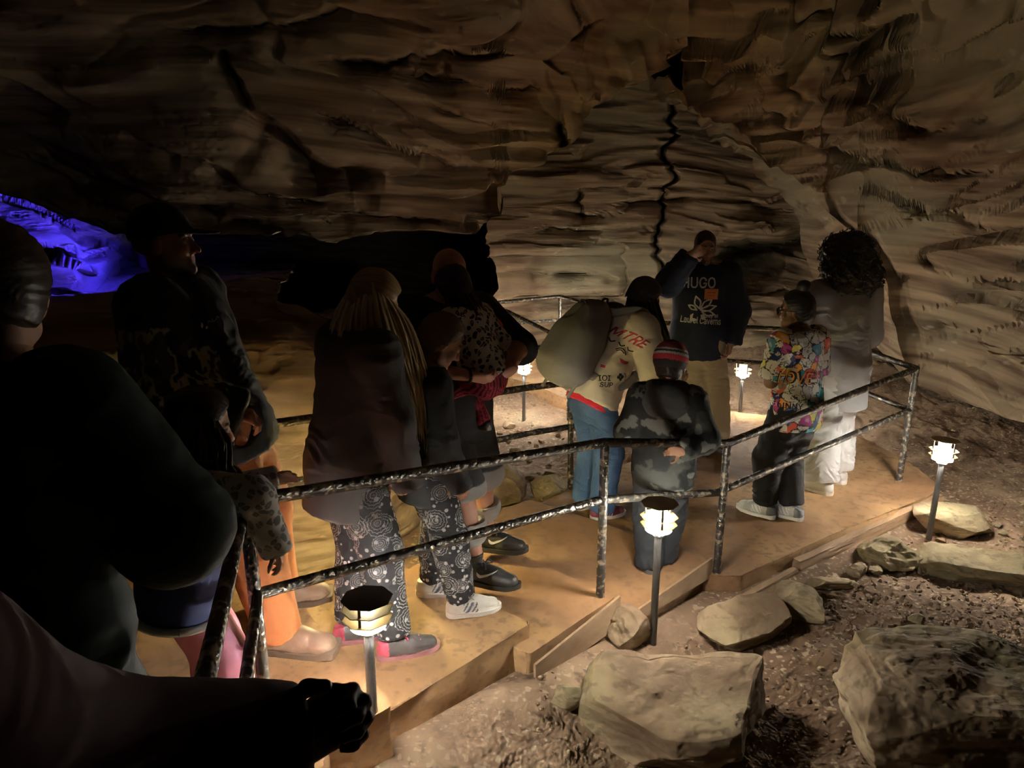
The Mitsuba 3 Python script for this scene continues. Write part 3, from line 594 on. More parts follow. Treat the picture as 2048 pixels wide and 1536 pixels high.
def folds(m, amp, scale=(9, 9, 15), seed=0):
    """Cloth folds: ridged noise along the normals."""
    p = np.array(m.vertices)
    w = p * np.array(scale) + 1.2 * (meshkit.fbm(p * 4, 2, seed + 3)[:, None] - 0.5) * np.array([3, 3, 5])
    r = 1 - np.abs(2 * meshkit.fbm(w, 2, seed) - 1) * 2.2
    big = meshkit.fbm(p * 3.5, 2, seed + 8)
    m.vertices = p + m.vertex_normals * (amp * r * np.clip(2.6 * big - 0.7, 0.15, 1.3))[:, None]; return m

def Rx(a): c, s = math.cos(a), math.sin(a); return np.array([[1, 0, 0], [0, c, -s], [0, s, c]])
def Ry(a): c, s = math.cos(a), math.sin(a); return np.array([[c, 0, s], [0, 1, 0], [-s, 0, c]])
def Rz(a): c, s = math.cos(a), math.sin(a); return np.array([[c, -s, 0], [s, c, 0], [0, 0, 1]])
rad = math.radians
VC = {'type': 'mesh_attribute', 'name': 'vertex_color'}
mat('skin_mat', VC, 0.5, spec=0.35)
mat('cloth_mat', VC, 0.85, spec=0.2, sheen=0.3)
mat('leather_mat', VC, 0.5, spec=0.4)
mat('hair_mat', VC, 0.42, spec=0.45)
mat('ink_mat', VC, 0.8, spec=0.2)
def const(c): return lambda p, n, f: np.broadcast_to(np.array(c, float), p.shape)
def mottled(c, amp=0.15, sc=9):
    return lambda p, n, f: np.array(c)[None] * (1 + amp * 2 * (meshkit.fbm(p * sc, 3, 2) - 0.5))[:, None]
def ramp(c0, c1, t): t = np.clip(t, 0, 1)[:, None]; return np.array(c0) * (1 - t) + np.array(c1) * t

def hand_prims(w, fdir, palm, s, curl, thumb_side, fist=False, k=0.006):
    """Palm, four unequal bent fingers and a thumb. fdir: where the fingers point, palm: where the palm faces."""
    y = unit(fdir); z = -unit(np.asarray(palm, float) - y * (np.asarray(palm, float) @ y)); x = np.cross(y, z) * thumb_side
    P = lambda a, b, c: w + s * (a * x + b * y + c * z)
    out = [rc(w - y * 0.03 * s, P(0, 0.03, 0), 0.026 * s, 0.028 * s, 0.01, (z, 1.5)), rc(P(0.020, 0.035, 0), P(0.026, 0.085, 0), 0.017 * s, 0.014 * s, 0.01), rc(P(-0.016, 0.035, 0), P(-0.026, 0.078, 0), 0.017 * s, 0.013 * s, 0.01), rc(P(0, 0.03, 0.002), P(0, 0.085, 0.002), 0.018 * s, 0.014 * s, 0.01)]
    for i, (bx, by, L, r) in enumerate(((0.029, 0.088, 0.070, 0.0090), (0.010, 0.093, 0.078, 0.0092), (-0.010, 0.090, 0.072, 0.0088), (-0.028, 0.082, 0.056, 0.0080))):
        p, a, spread = P(bx, by, 0), 0.0, 0.10 * (1.5 - i)
        for j, fr in enumerate((0.44, 0.31, 0.25)):
            a += curl * (0.8, 1.1, 0.8)[j] * (1 + 0.08 * i)
            d = math.cos(a) * (y + 0.12 * spread * x) - math.sin(a) * z; q = p + s * L * fr * d
            out.append(rc(p, q, (r - 0.0006 * j) * s, (r - 0.0006 * (j + 1)) * s, k)); p = q
    p = P(0.028, 0.025, -0.006)
    for d_, L, r in (((0.75, 0.55, -0.25), 0.040, 0.0125), ((0.55, 0.75, -0.35 - 0.5 * curl), 0.032, 0.0105), ((0.25 - 0.3 * curl, 0.9, -0.4 - 0.5 * curl), 0.026, 0.0095)):
        d = unit(d_[0] * x + d_[1] * y + d_[2] * z); q = p + s * L * d; out.append(rc(p, q, r * s, (r - 0.001) * s, k)); p = q
    return out

class Figure:
    def __init__(s_, label, pos, yaw, H, head_h=0.235, bulk=1.0, lean=0, side=0, twist=0, hip=(0, 0), drop=0.0, feet=((0.1, 0, -8), (-0.1, 0, 8)), feet_z=(0, 0), arms=None, head=(0, 0, 0), skin=(0.50, 0.30, 0.21), wide=1.0):
        f = s_; f.key = thing('person', label, 'person'); f.M = np.eye(4); f.M[:3, :3] = Rz(rad(yaw)); f.M[:3, 3] = pos
        f.skin = np.array(skin); f.bulk = bulk; s = f.s = (H - head_h) / 1.515; f.hh = head_h / 0.235; f.wide = wide
        f.hip = V(hip[0], hip[1], 0.925 * s - drop)
        R = f.R = Ry(rad(side)) @ Rx(-rad(lean)); f.Rt = R @ Rz(rad(twist)); u = R @ V(0, 0, 1)
        f.waist = f.hip + u * 0.17 * s; f.chest = f.hip + u * 0.36 * s; f.shc = f.hip + u * 0.505 * s; f.nb = f.hip + u * 0.555 * s
        f.sh = [f.shc + f.Rt @ V(x * 0.185 * s * wide, 0, 0) for x in (1, -1)]
        f.Rh = Rz(rad(head[1])) @ Ry(rad(head[2])) @ Rx(-rad(head[0])); nk = unit(0.55 * u + 0.45 * (f.Rh @ V(0, 0.12, 1)))
        f.hc = f.nb + nk * (0.055 * s + 0.108 * f.hh) + f.Rh @ V(0, 0.02, 0) * f.hh
        f.hj, f.kn, f.an, f.fd, f.fz = [], [], [], [], feet_z
        for i, (x, y, a) in enumerate(feet):
            d = Rz(rad(a)) @ V(0, 1, 0); ank = V(x, y, 0.075 * s + feet_z[i]); hj = f.hip + R @ V((0.088, -0.088)[i] * s, 0, -0.02 * s)
            D = ank - hj; L = np.linalg.norm(D); l1, l2 = 0.425 * s, 0.425 * s
            if L > (l1 + l2) * 0.998: ank = ank; L = min(L, (l1 + l2) * 0.998)
            t = (l1 * l1 - l2 * l2 + L * L) / (2 * L); hh = math.sqrt(max(l1 * l1 - t * t, 0)); dn = unit(D); fw = unit(d - dn * (d @ dn))
            f.hj.append(hj); f.kn.append(hj + dn * t * np.linalg.norm(D) / L + fw * hh); f.an.append(ank); f.fd.append(d)
        f.el, f.wr, f.hands = [], [], []
        arms = arms or [((0.12, 0, -1), (0.05, 0.15, -1), {}), ((-0.12, 0, -1), (-0.05, 0.15, -1), {})]
        for i, (ua, fa, hd) in enumerate(arms):
            e = f.sh[i] + unit(ua) * 0.30 * s; w = e + unit(fa) * 0.25 * s; f.el.append(e); f.wr.append(w)
            inward = V((-1, 1)[i], 0, 0)
            f.hands.append((unit(hd.get('dir', fa)), hd.get('palm', inward), hd.get('curl', 0.35)))
    # -- geometry in the figure's own frame
    def torso(f, o, shoulders=True, k=0.05):
        s, b = f.s, f.bulk; fy = f.Rt @ V(0, 1, 0)
        out = [rc(f.chest + f.R @ V(0, 0, 0.03) * s, f.waist, 0.160 * s * b * f.wide + o, 0.142 * s * b + o, k, (fy, 1.40)), rc(f.waist, f.hip, 0.142 * s * b + o, 0.160 * s * b + o, k, (f.R @ V(0, 1, 0), 1.32))]
        if shoulders:
            out += [rc(f.sh[0], f.sh[1], 0.058 * s + o * 0.8, 0.058 * s + o * 0.8, k), rc(f.nb, f.sh[0], 0.060 * s + o * 0.5, 0.052 * s + o * 0.8, k), rc(f.nb, f.sh[1], 0.060 * s + o * 0.5, 0.052 * s + o * 0.8, k)]
        return out
    def arm(f, i, o, upto=1.0, k=0.03, extra=0.0):
        s = f.s; b = 0.6 + 0.4 * f.bulk; out = [rc(f.sh[i], f.el[i], (0.056 * b) * s + o, 0.043 * s * b + o + extra, k)] if upto >= 0.5 else [rc(f.sh[i], f.sh[i] + (f.el[i] - f.sh[i]) * upto * 2, 0.056 * s * b + o, 0.05 * s * b + o, k)]
        if upto > 0.5: out.append(rc(f.el[i], f.el[i] + (f.wr[i] - f.el[i]) * (upto - 0.5) * 2, 0.042 * s * b + o + extra, 0.029 * s + o, k))
        return out
    def leg(f, i, o, upto=1.0, flare=0.0, k=0.03):
        s = f.s; b = 0.5 + 0.5 * f.bulk; out = [rc(f.hj[i], f.kn[i] if upto >= 0.5 else f.hj[i] + (f.kn[i] - f.hj[i]) * upto * 2, 0.088 * s * b + o, (0.060 * s * b if upto >= 0.5 else 0.07 * s * b) + o + flare * 0.5, k)]
        if upto > 0.5:
            e = f.kn[i] + (f.an[i] - f.kn[i]) * (upto - 0.5) * 2
            out += [rc(f.kn[i], e, 0.058 * s * b + o + flare * 0.5, 0.036 * s + o + flare, k), rc(f.kn[i] + (f.an[i] - f.kn[i]) * 0.15 - f.fd[i] * 0.012 * s, f.kn[i] + (f.an[i] - f.kn[i]) * 0.5 - f.fd[i] * 0.012 * s, 0.050 * s * b + o, 0.042 * s * b + o, k)]
        return out
    def H(f, x, y, z): return f.hc + f.Rh @ V(x, y, z) * f.hh
    def head_prims(f):
        h, H, R = f.hh, f.H, f.Rh
        e = lambda c, r, k=0.015: el(H(*c), V(*r) * h, R, k * h)
        c = lambda a, b, ra, rb, k=0.012: rc(H(*a), H(*b), ra * h, rb * h, k * h)
        out = [rc(f.nb - (f.nb - f.waist) * 0.15, H(0, -0.02, -0.05), 0.062 * f.s, 0.052 * h, 0.02), e((0, -0.012, 0.035), (0.074, 0.094, 0.085)), e((0, 0.020, -0.03), (0.061, 0.070, 0.086), 0.02)]
        for x in (1, -1):
            out += [c((x * 0.040, 0.015, -0.072), (0, 0.068, -0.094), 0.022, 0.020, 0.02), e((x * 0.038, 0.066, -0.028), (0.024, 0.022, 0.026), 0.02), e((x * 0.077, -0.004, -0.004), (0.010, 0.021, 0.034), 0.006), c((x * 0.012, 0.094, -0.036), (x * 0.013, 0.092, -0.036), 0.0095, 0.0095, 0.006)]
        out += [c((-0.034, 0.076, 0.026), (0.034, 0.076, 0.026), 0.013, 0.013, 0.02), e((0, 0.074, -0.096), (0.022, 0.018, 0.018), 0.02)]
        for x in (1, -1): out.append(neg(el(H(x * 0.032, 0.100, 0.008), V(0.019, 0.017, 0.013) * h, R), 0.012 * h))
        out += [c((0, 0.088, 0.010), (0, 0.112, -0.030), 0.009, 0.0125, 0.008), c((-0.019, 0.084, -0.0565), (0.019, 0.084, -0.0565), 0.0075, 0.0075, 0.008), c((-0.016, 0.083, -0.068), (0.016, 0.083, -0.068), 0.0085, 0.0085, 0.008)]
        out.append(neg(rc(H(-0.020, 0.096, -0.0622), H(0.020, 0.096, -0.0622), 0.0045 * h, 0.0045 * h), 0.004 * h))
        return out
    def to_head(f, p): return (p - f.hc) @ f.Rh / f.hh
    def add(f, name, m, bsdf, color, smooth=True, label=None, holder=None):
        c = color(np.array(m.vertices), m.vertex_normals, f) if callable(color) else np.broadcast_to(np.array(color, float), (len(m.vertices), 3))
        m = m.copy(); m.apply_transform(f.M)
        return part(holder or f.key, name, m, bsdf, smooth, label, color=np.clip(c, 0.003, 1))
    def body(f, beard=None, fine=0.0048, hands=True, brows=(0.10, 0.06, 0.04), eyes=True):
        s = f.s; whole = f.torso(0, k=0.04) + [rc(f.nb - (f.nb - f.waist) * 0.15, f.hc - f.Rh @ V(0, 0.02, 0.06) * f.hh, 0.060 * s, 0.05 * f.hh, 0.02)]
        for i in (0, 1):
            whole += f.arm(i, 0) + f.leg(i, 0) + [rc(f.an[i] - V(0, 0, 0.03 * s), f.an[i] + f.fd[i] * 0.12 * s - V(0, 0, 0.035 * s), 0.032 * s, 0.026 * s)]
        ms = [relax(solid(whole, 0.0105), 1)]
        hd = relax(solid(f.head_prims(), fine), 1, 0.4); ms.append(hd)
        for i in (0, 1):
            if hands: ms.append(relax(solid(hand_prims(f.wr[i], f.hands[i][0], f.hands[i][1], s * 1.02, f.hands[i][2], (1, -1)[i]) + [rc(f.wr[i] - unit(f.wr[i] - f.el[i]) * 0.06 * s, f.wr[i], 0.033 * s, 0.026 * s)], 0.0042), 1, 0.4))
        m = join(ms)
        def col(p, n, f):
            c = f.skin[None] * (1 + 0.16 * (meshkit.fbm(p * 14, 2, 3) - 0.5))[:, None]; q = f.to_head(p)
            on = np.linalg.norm(q - [0, 0.01, -0.02], axis=1) < 0.16
            lips = on & (np.abs(q[:, 0]) < 0.024) & (np.abs(q[:, 2] + 0.062) < 0.013) & (q[:, 1] > 0.080); c = np.where(lips[:, None], c * [1.0, 0.68, 0.66], c)
            nose = on & (np.linalg.norm(q - [0, 0.108, -0.03], axis=1) < 0.024); c = np.where(nose[:, None], c * [1.06, 0.88, 0.86], c)
            br = on & (np.abs(np.abs(q[:, 0]) - 0.032) < 0.020) & (np.abs(q[:, 2] - 0.030) < 0.0055) & (q[:, 1] > 0.07); c = np.where(br[:, None], np.array(brows), c)
            if beard is not None:
                t = np.clip((-0.040 - q[:, 2]) / 0.02, 0, 1) * on * np.clip((q[:, 1] + 0.005) / 0.02, 0, 1) * (q[:, 2] > -0.13) * (1 - 0.6 * lips) * np.clip(meshkit.noise(p * 160) * 1.6, 0, 1); c = c * (1 - t[:, None]) + np.array(beard) * t[:, None]
            return c
        f.body_mesh = m; f.add('body', m, 'skin_mat', col)
        if eyes:
            for x in (1, -1):
                e = trimesh.creation.icosphere(subdivisions=3, radius=0.0128 * f.hh); e.apply_translation(f.H(x * 0.032, 0.0795, 0.008))
                f.add('eye', e, 'skin_mat', lambda p, n, f, x=x: np.where((np.linalg.norm(f.to_head(p) - [x * 0.032, 0.0925, 0.006], axis=1) < 0.0062)[:, None], np.array([0.05, 0.03, 0.02]), np.array([0.72, 0.68, 0.62])))
    def top(f, color, o=0.022, upto=1.0, hem=0.10, name='jacket', bsdf='cloth_mat', h=0.0085, amp=0.006, seed=1, arms=(0, 1), extra=(), sleeve=0.0, more=0.0, cutneck=True, cuff=True):
        s = f.s; dn = -(f.R @ V(0, 0, 1)); hp = f.hip + dn * (hem * s)
        pr = f.torso(o + more, k=0.05) + [rc(f.hip, hp + dn * 0.05, 0.160 * s * f.bulk + o + more, 0.165 * s * f.bulk + o + more, 0.05, (f.R @ V(0, 1, 0), 1.28))] + list(extra); cuts = [(hp, dn, 0.36 * s + 0.1)]
        for i in arms:
            pr += f.arm(i, o * 0.75 + sleeve, upto, extra=0.006 * s)
            if upto > 0.5:
                e = f.el[i] + (f.wr[i] - f.el[i]) * (upto - 0.5) * 2; d = unit(f.wr[i] - f.el[i])
            else:
                e = f.sh[i] + (f.el[i] - f.sh[i]) * upto * 2; d = unit(f.el[i] - f.sh[i])
            cuts.append((e + d * 0.004, d, 0.062 * s + sleeve + o))
        if cutneck: cuts.append((f.nb + unit(f.nb - f.hip) * 0.030 * s, unit(f.nb - f.hip), 0.16 * s))
        m = folds(relax(solid(pr, h, cuts), 2), amp, seed=seed); f.last = m
        return f.add(name, m, bsdf, color)
    def collar(f, color, r=0.068, t=0.012, z=0.022, name='collar'):
        u = unit(f.nb - f.hip); a = unit(np.cross(u, (0, 1, 0.01))); b = np.cross(u, a); c = f.nb + u * z * f.s
        pts = [c + r * f.s * (math.cos(q) * a + 0.92 * math.sin(q) * b) for q in np.linspace(0, 2 * math.pi, 33)]
        return f.add(name, tube(pts, t, 10, caps=False, up=u), 'cloth_mat', color)
    def trousers(f, color, o=0.018, upto=1.0, flare=0.0, name='trousers', bsdf='cloth_mat', h=0.0085, amp=0.007, seed=2, waist=0.10, baggy=0.0):
        s = f.s; u = f.R @ V(0, 0, 1); top = f.hip + u * waist * s
        pr = [rc(top + u * 0.04, f.hip - u * 0.03 * s, 0.140 * s * f.bulk + o, 0.158 * s * f.bulk + o, 0.05, (f.R @ V(0, 1, 0), 1.3))]; cuts = [(top, u, 0.3 * s + 0.05)]
        for i in (0, 1):
            pr += f.leg(i, o + baggy, upto, flare)
            e = (f.kn[i] + (f.an[i] - f.kn[i]) * (upto - 0.5) * 2) if upto > 0.5 else f.hj[i] + (f.kn[i] - f.hj[i]) * upto * 2
            d = unit(f.an[i] - f.kn[i]) if upto > 0.5 else unit(f.kn[i] - f.hj[i]); cuts.append((e + d * 0.006, d, 0.085 * s + o + flare + baggy))
        m = folds(relax(solid(pr, h, cuts), 2), amp, seed=seed); f.last = m
        c = np.array(m.vertices); uvm = m.copy(); uvm.apply_transform(f.M)
        if bsdf != 'cloth_mat':
            return part(f.key, name, uvm, bsdf, True)
        return f.add(name, m, bsdf, color)
    def cap_hair(f, color, thick=0.012, front=(0, 0.050, 0.060), fn=(0, 0.85, -0.52), low=-0.075, amp=0.004, name='hair', extra=(), h=0.0052, seed=4):
        e = lambda c, r: el(f.H(*c), V(*r) * f.hh, f.Rh, 0.02)
        pr = [e((0, -0.014, 0.037), (0.076 + thick, 0.094 + thick, 0.086 + thick)), e((0, -0.03, -0.02), (0.066 + thick, 0.075 + thick, 0.07 + thick))] + list(extra)
        m = relax(solid(pr, h, [(f.H(*front), f.Rh @ V(*fn), 0.2), (f.H(0, 0, low), f.Rh @ V(0, -0.25, -1), 0.25)]), 1)
        p = np.array(m.vertices); q = f.to_head(p); an = np.arctan2(q[:, 0], q[:, 2] - 0.02) * 14
        m.vertices = p + m.vertex_normals * (amp * (meshkit.fbm(np.stack([an, q[:, 1] * 9, q[:, 2] * 9], -1), 3, seed) - 0.45) * 2)[:, None]
        return f.add(name, m, 'hair_mat', color if callable(color) else (lambda p, n, f: np.array(color)[None] * (0.7 + 0.6 * meshkit.fbm(np.stack([np.arctan2(f.to_head(p)[:, 0], f.to_head(p)[:, 2] - 0.02) * 16, f.to_head(p)[:, 1] * 6, 0 * p[:, 0]], -1), 2, seed))[:, None]))
    def locks(f, guides, n, r, c0, c1, jitter=0.02, wave=0.0, seed=3, name='hair_lock', sides=6, freq=3.0, label=None):
        """Hair in strands between guide curves; points given in the figure's frame relative to the head's middle, the first in the head's own frame."""
        rs_ = np.random.RandomState(seed); G = np.array([[f.H(*g[0])] + [f.hc + V(*q) * f.hh for q in g[1:]] for g in guides]); ms, cs = [], []
        for _ in range(n):
            t = rs_.rand() * (len(G) - 1); i = min(int(t), len(G) - 2); w = t - i; g = G[i] * (1 - w) + G[i + 1] * w
            g = g + rs_.normal(size=(1, 3)) * jitter * np.linspace(0.35, 1, len(g))[:, None]
            p = smooth_path(g, 5); u = np.linspace(0, 1, len(p)); cut = rs_.uniform(0.82, 1.0); ph = rs_.uniform(0, 6.28, 2)
            p = p + wave * (u ** 0.7)[:, None] * np.stack([np.sin(u * freq * 6.28 + ph[0]), np.cos(u * freq * 6.28 + ph[0]), 0.3 * np.sin(u * freq * 6.28 + ph[1])], -1)
            p = p[: max(4, int(len(p) * cut))]; u = np.linspace(0, 1, len(p))
            m = tube(p, r * rs_.uniform(0.6, 1.4) * np.clip(np.minimum(u * 8 + 0.3, (1.02 - u) * 3.0), 0.06, 1), sides, flat=0.55); ms.append(m)
            cs.append(np.tile(ramp(c0, c1, np.array([rs_.rand()])), (len(m.vertices), 1)))
        m = join(ms); c = np.vstack(cs); return f.add(name, m, 'hair_mat', lambda p, n, f: c, label=label)
    def shoe(f, i, colors, L=0.26, kind='sneaker', h=0.005, laces=None, stripe=None, name='shoe'):
        """colors: (upper, sole, toe cap, heel). The sole is the holder; upper and laces hang on it."""
        s = L / 0.27; d = f.fd[i]; R = np.stack([np.cross(d, (0, 0, 1)), d, V(0, 0, 1)], 1); o = V(f.an[i][0], f.an[i][1], f.fz[i])
        P = lambda x, y, z: o + R @ (V(x, y, z) * s); x0 = (1, -1)[i]
        wide = 1.12 if kind == 'boot' else 1.0
        outl = sg.MultiPoint([(0, -0.045)]).buffer(0.034 * wide).union(sg.Point(-0.003 * x0, 0.07).buffer(0.044 * wide)).union(sg.Point(-0.006 * x0, 0.135).buffer((0.046 if kind == 'boot' else 0.040) * wide)).union(sg.Point(-0.008 * x0, 0.165 if kind != 'boot' else 0.17).buffer(0.030 * wide)).convex_hull
        if kind == 'boot': outl = outl.union(sg.box(-0.043, 0.1, 0.037, 0.198).buffer(0.012)).convex_hull
        sole = trimesh.creation.extrude_polygon(outl.buffer(0.004), 0.022, engine='earcut'); v, fa = trimesh.remesh.subdivide_to_size(sole.vertices, sole.faces, 0.012)
        v[:, 2] += 0.010 * np.clip((v[:, 1] - 0.12) / 0.07, 0, 1) ** 2; v[:, 2] *= 1 + 0.35 * np.clip(-v[:, 1] / 0.07, 0, 1)
        sole = trimesh.Trimesh(o + (v * s) @ R.T, fa); key = f.add(name, sole, 'leather_mat', colors[1], smooth=40 if False else False)
        pr = [rc(P(0, -0.045, 0.045), P(0, -0.040, 0.085), 0.036 * s * wide, 0.033 * s * wide, 0.02), rc(P(0, -0.03, 0.05), P(-0.003 * x0, 0.075, 0.044), 0.041 * s * wide, 0.042 * s * wide, 0.02), rc(P(-0.003 * x0, 0.075, 0.042), P(-0.007 * x0, 0.150 if kind != 'boot' else 0.165, 0.032), 0.043 * s * wide, 0.035 * s * wide, 0.02), rc(P(0, 0.0, 0.085), P(0, 0.06, 0.062), 0.030 * s, 0.026 * s, 0.02)]
        top = 0.100
        if kind == 'boot': pr += [rc(P(0, -0.03, 0.08), P(0, -0.025, 0.27), 0.045 * s, 0.058 * s, 0.03), el(P(-0.004 * x0, 0.155, 0.035), V(0.048, 0.045, 0.026) * s, R, 0.02)]; top = 0.25
        if kind == 'high': pr.append(rc(P(0, -0.035, 0.08), P(0, -0.02, 0.15), 0.040 * s, 0.042 * s, 0.02)); top = 0.14
        m = relax(solid(pr, h, [(P(0, 0, 0.020), (0, 0, -1), None), (P(0, 0, top), R @ V(0, -0.25, 1), None)]), 1)
        def col(p, n, f):
            q = (p - o) @ R / s; c = np.tile(np.array(colors[0], float), (len(p), 1))
            c[(q[:, 1] > 0.135)] = colors[2]; c[(q[:, 1] < -0.035)] = colors[3]
            if stripe is not None:
                z_ = q[:, 2] - 0.03; on = (np.abs((q[:, 1] - 0.02) - 0.6 * z_ * 1 - 0.0) % 0.02 < 0.008) & (q[:, 1] > 0.0) & (q[:, 1] < 0.07) & (q[:, 2] < 0.075); c[on] = stripe
            return c * (1 + 0.12 * (meshkit.fbm(p * 30, 2, 1) - 0.5))[:, None]
        f.add('upper', m, 'leather_mat', col, holder=key); f.last_shoe = m; f.shoe_frame = (o, R, s)
        if laces is not None:
            ls = []
            for j, yy in enumerate((0.035, 0.055, 0.075, 0.095)):
                z = 0.094 - 0.27 * (yy - 0.03); a, b = P(-0.022, yy, z - 0.004), P(0.022, yy + 0.012, z - 0.006)
                ls.append(tube([a, P(0, yy + 0.006, z + 0.005), b], 0.0036 * s, 6)); ls.append(tube([P(0.022, yy, z - 0.004), P(0, yy + 0.007, z + 0.006), P(-0.022, yy + 0.012, z - 0.006)], 0.0036 * s, 6))
            for q in (1, -1): ls.append(tube(smooth_path([P(0, 0.03, 0.098), P(q * 0.02, 0.035, 0.112), P(q * 0.038, 0.05, 0.092), P(q * 0.012, 0.038, 0.098)], 5), 0.0032 * s, 6))
            f.add('laces', join(ls), 'cloth_mat', laces, holder=key)
        return key
    def decal(f, polys, o, U, W, target, color, name='print', holder=None, cell=0.008, off=0.003, label=None):
        """Flat print laid on a garment: 2-D shapes in the frame o + u U + w W, dropped onto the target along U x W."""
        U, W = unit(U), unit(W); N = np.cross(U, W); ms = []
        for g in polys:
            if isinstance(g, trimesh.Trimesh): ms.append(g); continue
            for q in getattr(g, 'geoms', [g]):
                if q.area > 1e-7:
                    v, fa = trimesh.creation.triangulate_polygon(q, engine='earcut'); ms.append(trimesh.Trimesh(np.c_[v, 0 * v[:, 0]], fa, process=False))
        m = join(ms); v, fa = trimesh.remesh.subdivide_to_size(m.vertices, m.faces, cell)
        P = o + v[:, :1] * U + v[:, 1:2] * W + N * 0.4
        hit, ri, _ = target.ray.intersects_location(P, np.tile(-N, (len(P), 1)), multiple_hits=False)
        Q = np.full(P.shape, np.nan); Q[ri] = hit + N * off; ok = ~np.isnan(Q).any(1)
        med = np.nanmedian((Q - P) @ N); ok &= np.abs((Q - P) @ N - med) < 0.14
        keep = ok[fa].all(1); fa = fa[keep]; Q[~ok] = 0
        if not len(fa): return None
        m = trimesh.Trimesh(Q, fa, process=False); m.remove_unreferenced_vertices()
        return f.add(name, m, 'ink_mat', color, holder=holder, label=label)

def lettering(text, size, bold=True, slant=0.0, rot=0.0, x=0.0, y=0.0, narrow=1.0):
    m = meshkit.text_mesh(text, size, 0.001, bold); v, fa = np.array(m.vertices), np.array(m.faces)
    fa = fa[(v[fa][:, :, 2] > 0.0005).all(1)]; w = (v[:, 0].max() + v[:, 0].min()) / 2
    q = (v[:, :2] - [w, 0]) * [narrow, 1]; q[:, 0] += slant * q[:, 1]; c, s = math.cos(rot), math.sin(rot); q = q @ np.array([[c, s], [-s, c]]) + [x, y]
    return trimesh.Trimesh(np.c_[q, 0 * v[:, 0]], fa, process=False)
def blob(pts, r=0.0): g = sg.Polygon(smooth_path(pts + pts[:1], 6)).buffer(0); return g.buffer(r)
def stroke(pts, w): return sg.LineString(smooth_path(pts, 6)).buffer(w / 2)
# ---------------------------------------------------------------- printed cloths
def side_coords(p, n):
    return dr.select(dr.abs(n.x) > dr.abs(n.y), p.y, p.x + 7.3), p.z
def web_color(p, n, uv):
    """Black cloth printed with white spider webs and dots."""
    a, b = side_coords(p, n); a, b = a * 9.5, b * 9.5; web = mi.Float(0)
    for i in (-1, 0, 1):
        for j in (-1, 0, 1):
            cx, cy = dr.floor(a) + i, dr.floor(b) + j
            dx, dy = a - cx - 0.25 - 0.5 * cell_rand(cx, cy, 1), b - cy - 0.25 - 0.5 * cell_rand(cx, cy, 2)
            r = dr.sqrt(dx * dx + dy * dy); R = 0.30 + 0.22 * cell_rand(cx, cy, 3); th = dr.atan2(dy, dx) * (14 / (2 * math.pi)) + cell_rand(cx, cy, 4)
            f = dr.abs(th - dr.floor(th) - 0.5)                       # 0 in the middle between spokes, 0.5 on one
            ring = r * (1 + 0.10 * (0.5 - f) * 2) * 10 / (R / 0.42); fr = dr.abs(ring - dr.floor(ring) - 0.5)
            line = dr.maximum(smoothstep(0.36, 0.44, fr), smoothstep(0.5 - 0.035 / (r * 3.2 + 0.05), 0.5, f))
            web = dr.maximum(web, dr.select(r < R, line * 0.95, 0.0))
    d1, d2, w = voronoi(a * 2.7 + 40, b * 2.7)
    dots = dr.select(d1 < 0.10 + 0.12 * w, 0.9, 0.0)
    return mix((0.012, 0.012, 0.014), (0.62, 0.62, 0.63), dr.maximum(web, dots))
mat('web_mat', proc(web_color), 0.85, spec=0.2)
def leopard(base, rim, inner, sc):
    def fn(p, n, uv):
        a, b = side_coords(p, n); a = a * sc + 0.6 * noise(p.x * sc * 1.2, p.y * sc * 1.2, p.z * sc * 1.2); b = b * sc + 0.6 * noise(p.x * sc * 1.2 + 9, p.y * sc * 1.2, p.z * sc * 1.2)
        d1, d2, w = voronoi(a, b); e = d1 + 0.16 * noise(a * 3, b * 3, w * 9)
        c = dr.select(e < 0.42, 1.0, 0.0) * dr.select(d2 - d1 > 0.10, 1.0, 0.0); inn = dr.select((e < 0.24) & (w > 0.45), 1.0, 0.0)
        return mix(mix(base, rim, c), inner, inn)
    return fn
mat('leopard_mat', proc(leopard((0.52, 0.52, 0.49), (0.20, 0.205, 0.195), (0.27, 0.27, 0.26), 34.0)), 0.9, spec=0.15)
mat('leopard_white_mat', proc(leopard((0.62, 0.60, 0.57), (0.03, 0.03, 0.03), (0.50, 0.10, 0.13), 36.0)), 0.85, spec=0.2)
def denim_color(p, n, uv):
    a, b = side_coords(p, n); t = noise(a * 900, b * 120, 0.0)
    return mix((0.030, 0.062, 0.135), (0.085, 0.155, 0.285), 0.35 * t + 0.65 * smoothstep(0.35, 0.7, fbm(p.x * 6, p.y * 6, p.z * 4, 3)))
mat('denim_mat', proc(denim_color), 0.85, spec=0.2)
def camo(c0, c1, c2, sc=7, ta=0.53, tb=0.57):
    def fn(p, n, f):
        a, b = meshkit.fbm(p * sc, 3, 31), meshkit.fbm(p * sc * 1.3 + 5, 3, 47); c = np.tile(np.array(c0, float), (len(p), 1)); c[a > ta] = c1; c[b > tb] = c2; return c
    return fn

